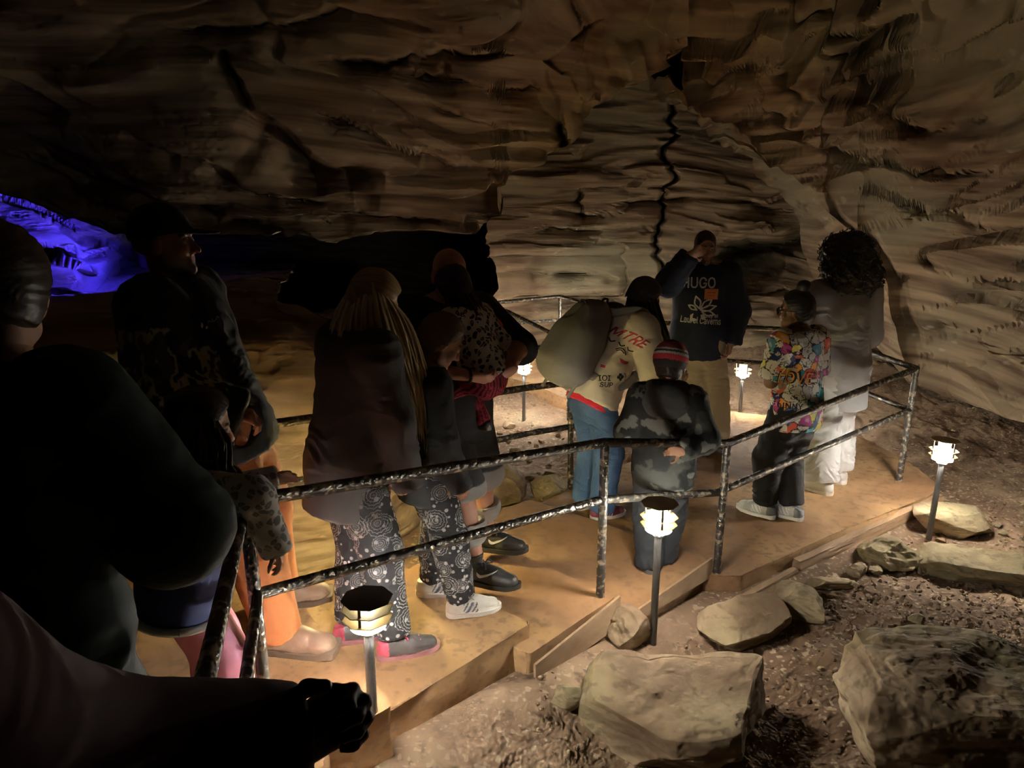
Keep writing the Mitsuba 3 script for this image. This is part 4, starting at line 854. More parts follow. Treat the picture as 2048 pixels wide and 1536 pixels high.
def W(px, py, y, z=None): return at(px, py, y) if z is None else ground_at(px, py, z)
def fig(label, pos, yaw, H, feet, arms=None, z=0.0, **kw):
    """feet: (world xy of the ankle, toe heading) right then left; arms: world directions right then left."""
    Rw = Rz(-rad(yaw)); loc = lambda d: Rw @ V(*d); ft = []
    for (x, y), t in feet: q = Rw @ V(x - pos[0], y - pos[1], 0); ft.append((q[0], q[1], t - yaw))
    am = None
    if arms:
        am = []
        for ua, fa, hd in arms:
            hd = dict(hd)
            for k in ('dir', 'palm'):
                if k in hd: hd[k] = loc(hd[k])
            am.append((loc(ua), loc(fa), hd))
    return Figure(label, (pos[0], pos[1], z), yaw, H, feet=ft, arms=am, **kw)
def xy(px, py, z): g = ground_at(px, py, z); return g[0], g[1]
DARK_SKIN, TAN, PALE, RUDDY = (0.20, 0.105, 0.065), (0.42, 0.24, 0.16), (0.56, 0.36, 0.27), (0.52, 0.28, 0.20)
BLACK = (0.018, 0.018, 0.019)
SNEAK_BLACK = (BLACK, (0.02, 0.02, 0.02), BLACK, BLACK)

# the blond visitor
f = fig('person with long blond hair, black jacket and spiderweb trousers, seen from behind', (-0.68, 2.84), -52, 1.54, [(xy(792, 1312, 0.2), -72), (xy(704, 1280, 0.2), -72)], z=0.2, head_h=0.225, bulk=1.10, lean=9, head=(32, -8, 0), skin=PALE,
        arms=[((0.20, 0.02, -1), (0.16, 0.10, -1), {'curl': 0.7, 'palm': (-0.6, 0.6, 0)}), ((-0.12, 0.1, -1), (0.2, 0.3, -1), {})], hip=(0, 0.02))
f.body(); f.top(const((0.055, 0.050, 0.048)), o=0.032, hem=0.26, amp=0.010, upto=1.16, sleeve=0.014, seed=11, h=0.0085); f.collar((0.03, 0.027, 0.026), 0.072, 0.014)
f.trousers(None, bsdf='web_mat', o=0.020, amp=0.011, upto=0.95, flare=0.006, seed=12, baggy=0.006)
for i in (0, 1): f.shoe(i, ((0.040, 0.036, 0.037), (0.30, 0.15, 0.17), (0.035, 0.034, 0.034), (0.50, 0.10, 0.16)), L=0.25, laces=(0.75, 0.10, 0.20), h=0.0045)
f.cap_hair((0.36, 0.25, 0.12), 0.016, seed=5)
GB = [((0.070, 0.02, 0.03), (0.10, 0.10, -0.10), (0.13, 0.14, -0.30), (0.14, 0.15, -0.52), (0.15, 0.14, -0.66)), ((0.075, -0.03, 0.05), (0.13, 0.03, -0.10), (0.16, 0.06, -0.28), (0.15, 0.10, -0.44), (0.15, 0.12, -0.58)), ((0.05, -0.08, 0.07), (0.10, -0.08, -0.08), (0.13, -0.05, -0.24), (0.14, 0.00, -0.36), (0.14, 0.03, -0.46)),
      ((0.0, -0.10, 0.06), (0.02, -0.15, -0.08), (0.04, -0.16, -0.20), (0.07, -0.13, -0.30), (0.08, -0.11, -0.36)), ((-0.05, -0.08, 0.06), (-0.08, -0.13, -0.06), (-0.09, -0.14, -0.20), (-0.08, -0.14, -0.32), (-0.08, -0.13, -0.40)), ((-0.074, -0.02, 0.04), (-0.12, -0.02, -0.08), (-0.14, 0.02, -0.22), (-0.15, 0.04, -0.32), (-0.15, 0.04, -0.42))]
f.locks(GB, 330, 0.0075, (0.38, 0.26, 0.12), (0.80, 0.64, 0.40), jitter=0.016, wave=0.006, seed=6, freq=1.2)

# the girl with tied-back hair
f = fig('girl with tied-back brown hair, black top and spiderweb trousers, looking down in profile', (-0.38, 3.08), -72, 1.34, [(xy(925, 1228, 0.2), -76), (xy(864, 1188, 0.2), -80)], z=0.2, head_h=0.215, bulk=1.02, lean=3, head=(34, 2, 0), skin=TAN,
        arms=[((0.14, -0.08, -1), (0.35, 0.05, -1), {'curl': 0.6}), ((0.1, 0.2, -1), (0.3, 0.2, -1), {})])
f.body(); f.top(const(BLACK), o=0.026, hem=0.20, name='top', upto=1.12, sleeve=0.010, seed=21); f.collar(BLACK, 0.066, 0.009)
f.trousers(None, bsdf='web_mat', o=0.020, amp=0.011, upto=0.95, flare=0.004, seed=22, baggy=0.008)
for i in (0, 1): f.shoe(i, ((0.62, 0.60, 0.56), (0.66, 0.64, 0.60), (0.64, 0.62, 0.58), (0.60, 0.58, 0.55)), L=0.245, laces=(0.55, 0.52, 0.47), stripe=(0.06, 0.07, 0.11), h=0.0045)
f.cap_hair((0.12, 0.078, 0.050), 0.014, seed=7)
f.locks([((0.02, -0.10, 0.02), (0.01, -0.15, -0.04), (0.0, -0.17, -0.16), (0.01, -0.16, -0.26), (0.02, -0.14, -0.34)), ((-0.02, -0.10, 0.0), (-0.01, -0.16, -0.06), (-0.01, -0.18, -0.18), (0.0, -0.17, -0.28), (0.0, -0.15, -0.36))], 70, 0.006, (0.06, 0.036, 0.024), (0.17, 0.11, 0.07), jitter=0.022, seed=8)

# the man carrying the small child
man = f = fig('bald man in a black shirt and dark shorts carrying a small child', (-0.31, 3.50), -142, 1.58, [(xy(958, 1165, 0.2), -112), (xy(978, 1098, 0.2), -100)], z=0.2, bulk=1.36, lean=1, head=(14, -14, 0), skin=RUDDY,
        arms=[((0.20, -0.80, -0.75), (0.95, -0.10, -0.12), {'curl': 0.55, 'palm': (0, 0.6, 0.6), 'dir': (0.9, 0.1, -0.2)}), ((0.70, -0.45, -0.60), (-0.20, -0.90, -0.28), {'curl': 0.7, 'palm': (-0.6, 0.3, 0.4), 'dir': (-0.8, -0.3, -0.35)})], wide=1.18)
f.body(brows=(0.12, 0.08, 0.06)); f.top(const(BLACK), o=0.030, upto=0.52, hem=0.16, name='shirt', sleeve=0.016, seed=31); f.collar(BLACK, 0.07, 0.009)
f.trousers(lambda p, n, f: np.where((p[:, 2] < 0.50)[:, None], np.array((0.30, 0.30, 0.29)), np.array((0.03, 0.031, 0.033))), o=0.030, upto=0.54, baggy=0.018, flare=0.02, name='shorts', seed=32)
for i in (0, 1):
    sk = f.shoe(i, SNEAK_BLACK, L=0.29, kind='high', h=0.0045, laces=(0.02, 0.02, 0.02)); o, R, s = f.shoe_frame
    for q in (1, -1):
        sw = blob([(-0.050, 0.012), (-0.042, -0.010), (-0.018, -0.012), (0.052, 0.026), (-0.016, 0.002), (-0.034, 0.002)])
        f.decal([sw], o + R @ V(0, 0.055, 0.066), R @ V(0, q, 0), R @ V(0, 0.0, 1), f.last_shoe, (0.55, 0.55, 0.54), name='emblem', holder=sk, cell=0.006)
f.add('bracelet', tube([f.wr[0] + 0.031 * (math.cos(a) * V(0.1, 0.99, 0) + math.sin(a) * V(0, 0, 1)) for a in np.linspace(0, 6.283, 17)], 0.007, 8, caps=False), 'leather_mat', (0.03, 0.03, 0.03))
hp = at(955, 752, 3.27)
f = fig('small child in a black-spotted white top, carried on the arms of the bald man', (hp[0] + 0.03, hp[1] + 0.02), 50, 0.98, [((hp[0] + 0.02, hp[1] + 0.14), 50), ((hp[0] - 0.20, hp[1] - 0.04), 50)], z=hp[2] - 0.47, head_h=0.195, lean=24, head=(12, -20, -14), skin=PALE, drop=0.0, feet_z=(0.18, 0.16), bulk=1.1,
        arms=[((0.55, 0.15, -0.75), (-0.5, 0.6, 0.1), {}), ((-0.3, -0.1, -0.6), (-0.5, 0.5, 0.1), {})])
f.body(eyes=False)
def spotted_top(f):
    s = f.s; dn = -(f.R @ V(0, 0, 1)); pr = f.torso(0.020) + [rc(f.hip, f.hip + dn * 0.1, 0.16 * s + 0.02, 0.16 * s + 0.02, 0.04, (f.R @ V(0, 1, 0), 1.28))]; cuts = [(f.hip + dn * 0.03, dn, 0.25), (f.nb + unit(f.nb - f.hip) * 0.02, unit(f.nb - f.hip), 0.1)]
    for i in (0, 1): pr += f.arm(i, 0.020, 0.9)
    m = folds(relax(solid(pr, 0.007, cuts), 2), 0.005, seed=41); m.apply_transform(f.M); f.last = m; part(f.key, 'top', m, 'leopard_white_mat', True)
    m = relax(solid([rc(f.sh[0] - (f.sh[0] - f.nb) * 0.3, f.sh[0] + (f.el[0] - f.sh[0]) * 0.6, 0.040, 0.036, 0.02)], 0.006), 1); m.apply_translation(f.R @ V(0.014, -0.012, 0.014)); f.add('shoulder_panel', m, 'cloth_mat', (0.72, 0.14, 0.16))
spotted_top(f)
f.trousers(lambda p, n, f: np.where((np.sin(p[:, 0] * 420) > 0)[:, None], np.array((0.30, 0.03, 0.05)), np.array((0.05, 0.015, 0.02))), o=0.016, seed=42)
for i in (0, 1): f.shoe(i, ((0.05, 0.05, 0.05), (0.2, 0.2, 0.2), (0.05, 0.05, 0.05), (0.05, 0.05, 0.05)), L=0.14, h=0.006)
f.cap_hair((0.022, 0.015, 0.012), 0.016, seed=9)
f.locks([((0.07, 0.0, 0.03), (0.10, -0.02, -0.10), (0.12, -0.08, -0.22), (0.13, -0.11, -0.33), (0.13, -0.10, -0.42)), ((0.03, -0.09, 0.05), (0.05, -0.13, -0.10), (0.06, -0.15, -0.24), (0.08, -0.16, -0.36), (0.08, -0.15, -0.46)), ((-0.04, -0.09, 0.05), (-0.04, -0.13, -0.10), (-0.03, -0.15, -0.24), (-0.02, -0.16, -0.38), (-0.02, -0.15, -0.48)), ((-0.075, -0.01, 0.03), (-0.10, -0.04, -0.10), (-0.10, -0.08, -0.24), (-0.09, -0.11, -0.36), (-0.08, -0.11, -0.44))], 150, 0.0075, (0.012, 0.009, 0.008), (0.045, 0.03, 0.022), jitter=0.02, wave=0.008, seed=10)

# the backpack wearer
f = fig('person in a cream jacket with red writing and blue jeans, leaning forward under a backpack', (0.54, 4.52), -62, 1.61, [(xy(1202, 1022, 0.05), -68), (xy(1168, 1002, 0.05), -62)], z=0.0, head_h=0.23, lean=30, head=(30, -10, 0), skin=TAN, bulk=1.02, hip=(0, -0.04),
        arms=[((0.30, -0.05, -1), (0.55, 0.45, -0.15), {}), ((0.2, 0.3, -1), (0.5, 0.5, -0.1), {})])
f.body(); f.top(mottled((0.50, 0.44, 0.34), 0.06), o=0.036, hem=0.06, sleeve=0.022, amp=0.010, seed=51, upto=0.97); jk = f.last; f.collar((0.42, 0.37, 0.30), 0.074, 0.014)
shirt = solid([rc(f.hip + f.R @ V(0, 0, 0.02), f.hip - f.R @ V(0, 0, 0.2), 0.152 * f.s + 0.030, 0.160 * f.s + 0.030, 0.03, (f.R @ V(0, 1, 0), 1.28))], 0.008, [(f.hip - f.R @ V(0, 0, 0.092), -(f.R @ V(0, 0, 1)), None), (f.hip - f.R @ V(0, 0, 0.03), f.R @ V(0, 0, 1), None)])
f.add('undershirt', folds(relax(shirt, 1), 0.004), 'cloth_mat', (0.50, 0.03, 0.05))
f.trousers(None, bsdf='denim_mat', o=0.016, flare=0.034, amp=0.008, seed=52)
for i in (0, 1): f.shoe(i, ((0.16, 0.03, 0.05), (0.62, 0.60, 0.57), (0.30, 0.10, 0.12), (0.14, 0.03, 0.05)), L=0.25, laces=(0.6, 0.58, 0.55), stripe=(0.6, 0.58, 0.56))
f.cap_hair((0.016, 0.012, 0.010), 0.018, seed=12)
f.locks([((0.075, 0.02, 0.03), (0.10, 0.05, -0.10), (0.11, 0.09, -0.22), (0.12, 0.11, -0.34)), ((0.07, -0.04, 0.03), (0.11, -0.02, -0.10), (0.13, 0.03, -0.22), (0.13, 0.07, -0.33)), ((0.0, -0.10, 0.03), (0.03, -0.13, -0.08), (0.07, -0.10, -0.18), (0.10, -0.03, -0.28)), ((-0.07, -0.03, 0.03), (-0.10, -0.01, -0.10), (-0.11, 0.05, -0.20), (-0.10, 0.09, -0.30))], 170, 0.008, (0.010, 0.008, 0.007), (0.035, 0.025, 0.02), jitter=0.018, seed=13)
def print_on(f, target, text_polys, px, py, y, color, name='print', rot=0.0, **kw):
    """Print where the photograph shows it: the frame lies upright at that spot of the garment and faces the walkway."""
    wp = at(px, py, y); N = unit(V(*kw.pop('facing', (0.0, -1, 0.15)))); Uw = unit(np.cross((0, 0, 1), N)); Ww = np.cross(N, Uw)
    c, s = math.cos(rot), math.sin(rot); Uw, Ww = c * Uw + s * Ww, c * Ww - s * Uw
    return f.decal(text_polys, RT_of(f) @ (wp - f.M[:3, 3]), RT_of(f) @ Uw, RT_of(f) @ Ww, target, color, name, **kw)
RT_of = lambda f: f.M[:3, :3].T
RED, INK = (0.46, 0.05, 0.08), (0.03, 0.03, 0.03)
FC = (0.25, -1, 0.2)
print_on(f, jk, [lettering('MTRE', 0.050, slant=0.35)], 1246, 680, 4.45, RED, rot=-0.62, facing=FC)
print_on(f, jk, [stroke([(-0.07, 0.006), (-0.055, -0.008), (-0.04, 0.004)], 0.008), stroke([(-0.02, 0.006), (0.0, -0.006), (0.015, 0.006)], 0.007), stroke([(0.035, 0.006), (0.05, -0.006), (0.075, 0.002)], 0.006)], 1238, 690, 4.45, INK, rot=-0.62, facing=FC)
print_on(f, jk, [stroke([(-0.03, 0.02), (-0.01, 0.035), (0.015, 0.03), (0.03, 0.01)], 0.006), stroke([(-0.025, 0.012), (-0.005, 0.024), (0.018, 0.014)], 0.005)], 1233, 708, 4.45, INK, rot=-0.5, facing=FC)
print_on(f, jk, [blob([(-0.03, 0.012), (-0.01, -0.012), (0.02, -0.014), (0.036, 0.004), (0.012, 0.004), (-0.008, 0.008)])], 1238, 722, 4.45, RED, rot=-0.35, facing=FC)
print_on(f, jk, [sg.Point(a, b).buffer(0.010) for a, b in ((0, 0.013), (0.013, 0), (0, -0.013), (-0.013, 0))] + [stroke([(0.03, 0.02), (0.04, 0), (0.034, -0.02)], 0.004)], 1229, 753, 4.45, INK, facing=FC)
print_on(f, jk, [lettering('IOI', 0.032)], 1196, 760, 4.45, INK, rot=-0.05, facing=FC); print_on(f, jk, [lettering('SUP', 0.028, slant=0.2)], 1197, 772, 4.45, INK, rot=-0.1, facing=FC)
print_on(f, jk, [sg.box(-0.012, -0.008, 0.012, 0.008)], 1198, 732, 4.45, RED, rot=-0.4, facing=FC)
# her backpack
def backpack(f):
    s = f.s; B = f.Rt @ V(0, -1, 0); Uu = f.R @ V(0, 0, 1); X = f.Rt @ V(1, 0, 0); c = f.hip + Uu * 0.30 * s + B * 0.265 * s - X * 0.06; R = np.stack([X, -B, Uu], 1)
    k = thing('backpack', 'bulging grey backpack on the back of the cream jacket', 'backpack'); Mw = f.M
    def add(name, m, col, bsdf='cloth_mat'):
        cc = np.tile(np.array(col, float), (len(m.vertices), 1)) * (1 + 0.1 * (meshkit.fbm(np.array(m.vertices) * 8, 2, 3) - 0.5))[:, None]; m = m.copy(); m.apply_transform(Mw); return part(k, name, m, bsdf, True, color=cc)
    P = lambda x, y, z: c + R @ V(x, y, z)
    body = [rc(P(-0.06, -0.01, -0.19), P(0.06, -0.01, -0.19), 0.145, 0.145, 0.10), rc(P(-0.06, 0, -0.02), P(0.06, 0, -0.02), 0.135, 0.135, 0.10), rc(P(-0.03, 0.02, 0.14), P(0.03, 0.02, 0.14), 0.10, 0.10, 0.10)]
    add('bag', folds(relax(solid(body, 0.0085, [(P(0, 0.125, 0), R @ V(0, 1, 0), None)]), 2), 0.007, (5, 5, 8), seed=61), (0.165, 0.16, 0.147))
    add('pocket', folds(relax(solid([rc(P(-0.055, -0.095, -0.20), P(0.055, -0.095, -0.20), 0.072, 0.072, 0.06), rc(P(-0.05, -0.085, -0.10), P(0.05, -0.085, -0.10), 0.062, 0.062, 0.06)], 0.008), 2), 0.004, seed=62), (0.175, 0.17, 0.155))
    add('zip', tube(smooth_path([P(-0.125, 0.0, 0.0), P(-0.11, -0.055, 0.10), P(-0.03, -0.085, 0.185), P(0.03, -0.085, 0.185), P(0.11, -0.055, 0.10), P(0.125, 0.0, 0.0)], 6), 0.005, 6), (0.06, 0.06, 0.06), 'leather_mat')
    add('handle', tube(smooth_path([P(-0.03, 0.06, 0.23), P(-0.02, 0.06, 0.27), P(0.02, 0.06, 0.27), P(0.03, 0.06, 0.23)], 5), 0.008, 8), (0.10, 0.10, 0.09))
    for i in (0, 1):
        x = (1, -1)[i]; a = f.sh[i] - f.Rt @ V(x * 0.055 * s, 0, 0)
        fr = f.Rt @ V(0, 1, 0)
        pts = [P(x * 0.09, 0.08, 0.20), a + Uu * 0.092 + B * 0.06, a + Uu * 0.085 + fr * 0.05, a + fr * 0.125 - Uu * 0.06, a + fr * 0.13 - Uu * 0.20 + X * x * 0.05, f.hip + Uu * 0.10 * s + X * x * 0.185 + fr * 0.02, P(x * 0.14, 0.05, -0.20)]
        add('strap', tube(smooth_path(pts, 7), 0.026, 10, flat=0.28, up=X), (0.20, 0.19, 0.17))
        add('strap_end', tube(smooth_path([P(x * 0.14, 0.03, -0.18), P(x * 0.155, 0.03, -0.26), P(x * 0.15, 0.02, -0.38)], 5), 0.013, 8, flat=0.25, up=X), (0.26, 0.25, 0.22))
backpack(f)

# the child in the knit hat
f = fig('child in a red and white striped knit hat and dark camouflage hoodie, seen from behind', (0.79, 3.70), -18, 1.24, [(xy(1326, 1128, 0.05), -20), (xy(1298, 1145, 0.05), 0)], z=0.04, head_h=0.215, lean=3, head=(10, -6, 0), skin=TAN, bulk=1.12,
        arms=[((0.36, -0.30, -1), (-0.85, -0.62, -0.20), {'palm': (0.1, -1, 0), 'curl': 0.35, 'dir': (-0.9, -0.1, 0.1)}), ((-0.38, 0.0, -1), (0.25, 0.75, -0.35), {})])
f.body()
f.top(camo((0.012, 0.013, 0.013), (0.032, 0.034, 0.030), (0.10, 0.105, 0.092), 9, 0.57, 0.615), o=0.030, hem=0.17, name='hoodie', sleeve=0.012, seed=71, h=0.007)
hood = [el(f.nb + f.R @ V(0, -0.075, -0.035) * 1.0, V(0.115, 0.055, 0.10), f.R, 0.03), rc(f.nb + f.R @ V(-0.07, -0.02, 0.02), f.nb + f.R @ V(0.07, -0.02, 0.02), 0.045, 0.045, 0.03)]
f.add('hood', folds(relax(solid(hood, 0.007), 1), 0.006), 'cloth_mat', mottled((0.055, 0.057, 0.055)))
f.trousers(mottled((0.016, 0.018, 0.022), 0.3), o=0.022, flare=0.012, seed=72, baggy=0.008, amp=0.011)
for i in (0, 1): f.shoe(i, (BLACK, (0.05, 0.05, 0.055), BLACK, (0.06, 0.06, 0.06)), L=0.215, laces=(0.05, 0.05, 0.05))
f.cap_hair((0.03, 0.022, 0.018), 0.008, seed=14)
def knit(p, n, f):
    q = f.to_head(p); z = q[:, 2] + 0.18 * q[:, 1]; c = np.tile(np.array((0.035, 0.035, 0.036)), (len(p), 1))
    for a, b, col in ((0.020, 0.052, (0.50, 0.06, 0.07)), (0.052, 0.066, (0.48, 0.46, 0.43)), (0.066, 0.078, (0.06, 0.055, 0.055)), (0.078, 0.088, (0.50, 0.48, 0.45)), (0.088, 0.13, (0.30, 0.06, 0.07))):
        c[(z > a) & (z <= b)] = col
    return c * (0.85 + 0.3 * (np.sin(np.arctan2(q[:, 0], q[:, 1]) * 70) > 0))[:, None]
m = relax(solid([el(f.H(0, -0.012, 0.045), V(0.098, 0.116, 0.105) * f.hh, f.Rh, 0.02)], 0.005, [(f.H(0, 0, -0.035), f.Rh @ V(0, 0.30, -1), None)]), 1); f.add('knit_hat', m, 'cloth_mat', knit)

# the guide
f = fig('guide in a printed navy sweatshirt, facing us with a hand at the face', (1.47, 5.86), 176, 1.76, [(xy(1404, 897, 0.0), 170), (xy(1436, 893, 0.0), 190)], z=0.0, bulk=1.12, lean=3, head=(10, 4, 0), skin=TAN, wide=1.06,
        arms=[((-0.28, -0.70, -0.10), (0.42, -0.22, 0.70), {'palm': (0.1, 0.9, 0.15), 'dir': (0.80, 0.06, 0.35), 'curl': 0.75}), ((0.34, 0.05, -1), (-0.20, -0.25, -0.9), {'curl': 0.6})])
f.body(beard=(0.10, 0.07, 0.05)); f.top(mottled((0.022, 0.027, 0.042), 0.12), o=0.036, hem=0.14, name='sweatshirt', sleeve=0.022, seed=81, amp=0.008); sw_ = f.last; f.collar((0.018, 0.022, 0.035), 0.074, 0.013)
f.trousers(mottled((0.42, 0.34, 0.21), 0.10), o=0.022, baggy=0.012, flare=0.020, seed=82, amp=0.010)
for i in (0, 1): f.shoe(i, ((0.03, 0.028, 0.026), (0.30, 0.28, 0.25), (0.03, 0.03, 0.03), (0.03, 0.03, 0.03)), L=0.29, laces=(0.2, 0.2, 0.2))
f.cap_hair((0.05, 0.028, 0.02), 0.005, front=(0, 0.075, 0.075), seed=15, amp=0.0015)
PRINT = (0.58, 0.57, 0.53); GF = (-0.1, -1, 0.08)
print_on(f, sw_, [lettering('HUGO', 0.078, narrow=0.80)], 1399, 576, 5.65, PRINT, facing=GF, label='white lettering')
print_on(f, sw_, [lettering('Laurel Caverns', 0.048, narrow=0.66)], 1404, 648, 5.65, PRINT, facing=GF, rot=-0.06, label='white lettering'); print_on(f, sw_, [lettering('only at', 0.026)], 1424, 636, 5.65, PRINT, facing=GF, label='white lettering')
leaf = lambda a, L, w, x, y: stroke([(x, y), (x + L * 0.5 * math.cos(a) - w * math.sin(a), y + L * 0.5 * math.sin(a) + w * math.cos(a)), (x + L * math.cos(a), y + L * math.sin(a))], 0.012).union(stroke([(x, y), (x + L * 0.5 * math.cos(a) + w * math.sin(a), y + L * 0.5 * math.sin(a) - w * math.cos(a)), (x + L * math.cos(a), y + L * math.sin(a))], 0.012))
print_on(f, sw_, [leaf(0.75, 0.11, 0.022, 0.0, 0.0), leaf(0.25, 0.12, 0.02, 0.0, -0.01), leaf(1.9, 0.10, 0.022, -0.01, 0.0), leaf(-0.2, 0.10, 0.018, 0.01, -0.025), leaf(2.6, 0.07, 0.014, -0.03, -0.01), blob([(-0.075, -0.05), (-0.05, -0.035), (-0.055, -0.07), (-0.02, -0.085), (-0.07, -0.095)]), blob([(0.0, -0.05), (0.025, -0.04), (0.04, -0.07), (0.015, -0.085)])], 1403, 618, 5.65, PRINT, facing=GF)
tag_key = print_on(f, sw_, [sg.box(-0.052, -0.040, 0.052, 0.040)], 1425, 589, 5.62, (0.75, 0.30, 0.10), name='name_badge', facing=GF, off=0.006)
print_on(f, sw_, [sg.box(-0.03, 0.010, 0.03, 0.016), sg.box(-0.034, -0.012, 0.026, -0.008)], 1425, 589, 5.62, (0.40, 0.14, 0.05), facing=GF, off=0.009)

# the boy in the graffiti shirt
f = fig('boy in a colourful graffiti T-shirt and black trousers, hair in a top knot', (1.77, 4.50), 32, 1.45, [(xy(1582, 1036, 0.0), 42), (xy(1527, 1032, 0.0), 46)], z=0.0, head_h=0.22, lean=3, head=(6, 30, 0), skin=DARK_SKIN, bulk=1.08,
        arms=[((0.20, 0.15, -1), (-0.5, 0.8, 0.05), {}), ((-0.24, -0.02, -1), (0.25, 0.9, 0.10), {})])
f.body(brows=(0.02, 0.015, 0.012))
def graffiti(p, n, f):
    a = np.where(np.abs(n[:, 0]) > 0.75, p[:, 1] * np.sign(n[:, 0]) + 3.0 * np.sign(n[:, 0]), p[:, 0] + 9.0 * (n[:, 1] > 0)); b = p[:, 2]
    wn = meshkit.fbm(np.stack([a * 18, b * 18, 0 * a], -1), 3, 4) - 0.5; wm = meshkit.fbm(np.stack([a * 18 + 50, b * 18, 0 * a], -1), 3, 9) - 0.5
    a, b = a + 0.05 * wn, b + 0.05 * wm; c = np.tile(np.array((0.60, 0.57, 0.52)), (len(p), 1)); cell = 0.062; ia, ib = np.floor(a / cell), np.floor(b / cell)
    pal = np.array([(0.62, 0.59, 0.54)] * 11 + [(0.05, 0.13, 0.36), (0.04, 0.30, 0.36), (0.62, 0.12, 0.07), (0.72, 0.30, 0.05), (0.62, 0.55, 0.12), (0.42, 0.06, 0.26), (0.02, 0.03, 0.10), (0.10, 0.30, 0.42)])
    d1, d2, w = np.full(len(p), 9.0), np.full(len(p), 9.0), np.zeros(len(p), int)
    for i in (-1, 0, 1):
        for j in (-1, 0, 1):
            ci, cj = (ia + i).astype(np.int64), (ib + j).astype(np.int64); h = (ci * 374761393 + cj * 668265263) & 0xFFFFFFFF; h = ((h ^ (h >> 13)) * 1274126177) & 0xFFFFFFFF
            x, y = (ci + (h & 255) / 255.0) * cell, (cj + ((h >> 8) & 255) / 255.0) * cell; d = np.hypot(a - x, b - y)
            d2 = np.where(d < d1, d1, np.minimum(d2, d)); w = np.where(d < d1, (h >> 16) % len(pal), w); d1 = np.minimum(d1, d)
    c = pal[w]; inner = (d1 < 0.011) & (w > 10); c[inner] = c[inner] * 0.5 + 0.3
    c[(d2 - d1 < 0.0045)] = (0.025, 0.025, 0.03)
    sc = np.abs(meshkit.fbm(np.stack([a * 30, b * 30, 0 * a + 3], -1), 2, 19) - 0.5) < 0.016; c[sc & (w < 11)] = (0.05, 0.05, 0.06)
    return c
f.top(graffiti, o=0.030, upto=0.46, hem=0.16, name='t_shirt', sleeve=0.018, seed=91, h=0.0058, amp=0.006); ts = f.last; f.collar((0.50, 0.10, 0.06), 0.068, 0.008)
for i in (0, 1):
    e = f.sh[i] + (f.el[i] - f.sh[i]) * 0.90; d = unit(f.el[i] - f.sh[i]); a = unit(np.cross(d, (0, 1, 0.2))); b_ = np.cross(d, a); f.add('cuff', tube([e + (0.046 * f.s + 0.034) * (math.cos(q) * a + math.sin(q) * b_) for q in np.linspace(0, 6.2832, 25)], 0.009, 8, caps=False), 'cloth_mat', (0.66, 0.13, 0.05))
BF = (0.05, -1, 0.1)
print_on(f, ts, [lettering('LOVE', 0.072, slant=0.1).copy()], 1594, 768, 4.35, INK, facing=BF, rot=-0.06); print_on(f, ts, [lettering('LOVE', 0.064, slant=0.1, bold=False)], 1593, 768, 4.33, (0.80, 0.30, 0.04), facing=BF, rot=-0.06, off=0.006)
print_on(f, ts, [lettering('FUNNY', 0.034)], 1578, 818, 4.35, INK, facing=BF, rot=-0.05); print_on(f, ts, [lettering('FOOL', 0.030, bold=False)], 1577, 736, 4.35, INK, facing=(-0.3, -1, 0.1), rot=-0.1)
print_on(f, ts, [lettering('ZE', 0.048)], 1570, 752, 4.35, (0.62, 0.55, 0.10), facing=(-0.3, -1, 0.1), rot=-0.1); print_on(f, ts, [lettering('MUS', 0.045)], 1634, 760, 4.35, (0.50, 0.05, 0.12), facing=BF)
f.trousers(mottled((0.014, 0.014, 0.016), 0.2), o=0.026, baggy=0.012, upto=0.94, flare=0.004, seed=92, amp=0.013)
for i in (0, 1): f.shoe(i, ((0.36, 0.37, 0.38), (0.60, 0.60, 0.60), (0.46, 0.46, 0.47), (0.13, 0.14, 0.16)), L=0.265, laces=(0.6, 0.6, 0.6), stripe=(0.62, 0.62, 0.62))
f.cap_hair((0.014, 0.011, 0.010), 0.016, low=-0.10, seed=16, extra=[el(f.H(0.0, -0.055, 0.155), V(0.046, 0.046, 0.040) * f.hh, None, 0.02)])
gl = [f.H(x * 0.032 + 0.024 * math.cos(a), 0.103, 0.008 + 0.018 * math.sin(a)) for x in (1,) for a in np.linspace(0, 6.2832, 17)]
gk = f.add('eyeglasses', join([tube([f.H(x * 0.032 + 0.025 * math.cos(a), 0.106, 0.006 + 0.019 * math.sin(a)) for a in np.linspace(0, 6.2832, 17)], 0.0032, 6, caps=False) for x in (1, -1)] + [tube([f.H(-0.007, 0.106, 0.010), f.H(0.007, 0.106, 0.010)], 0.003, 6)] + [tube([f.H(x * 0.057, 0.104, 0.010), f.H(x * 0.082, 0.05, 0.012), f.H(x * 0.088, -0.01, 0.006)], 0.0035, 6) for x in (1, -1)]), 'leather_mat', (0.02, 0.02, 0.02))

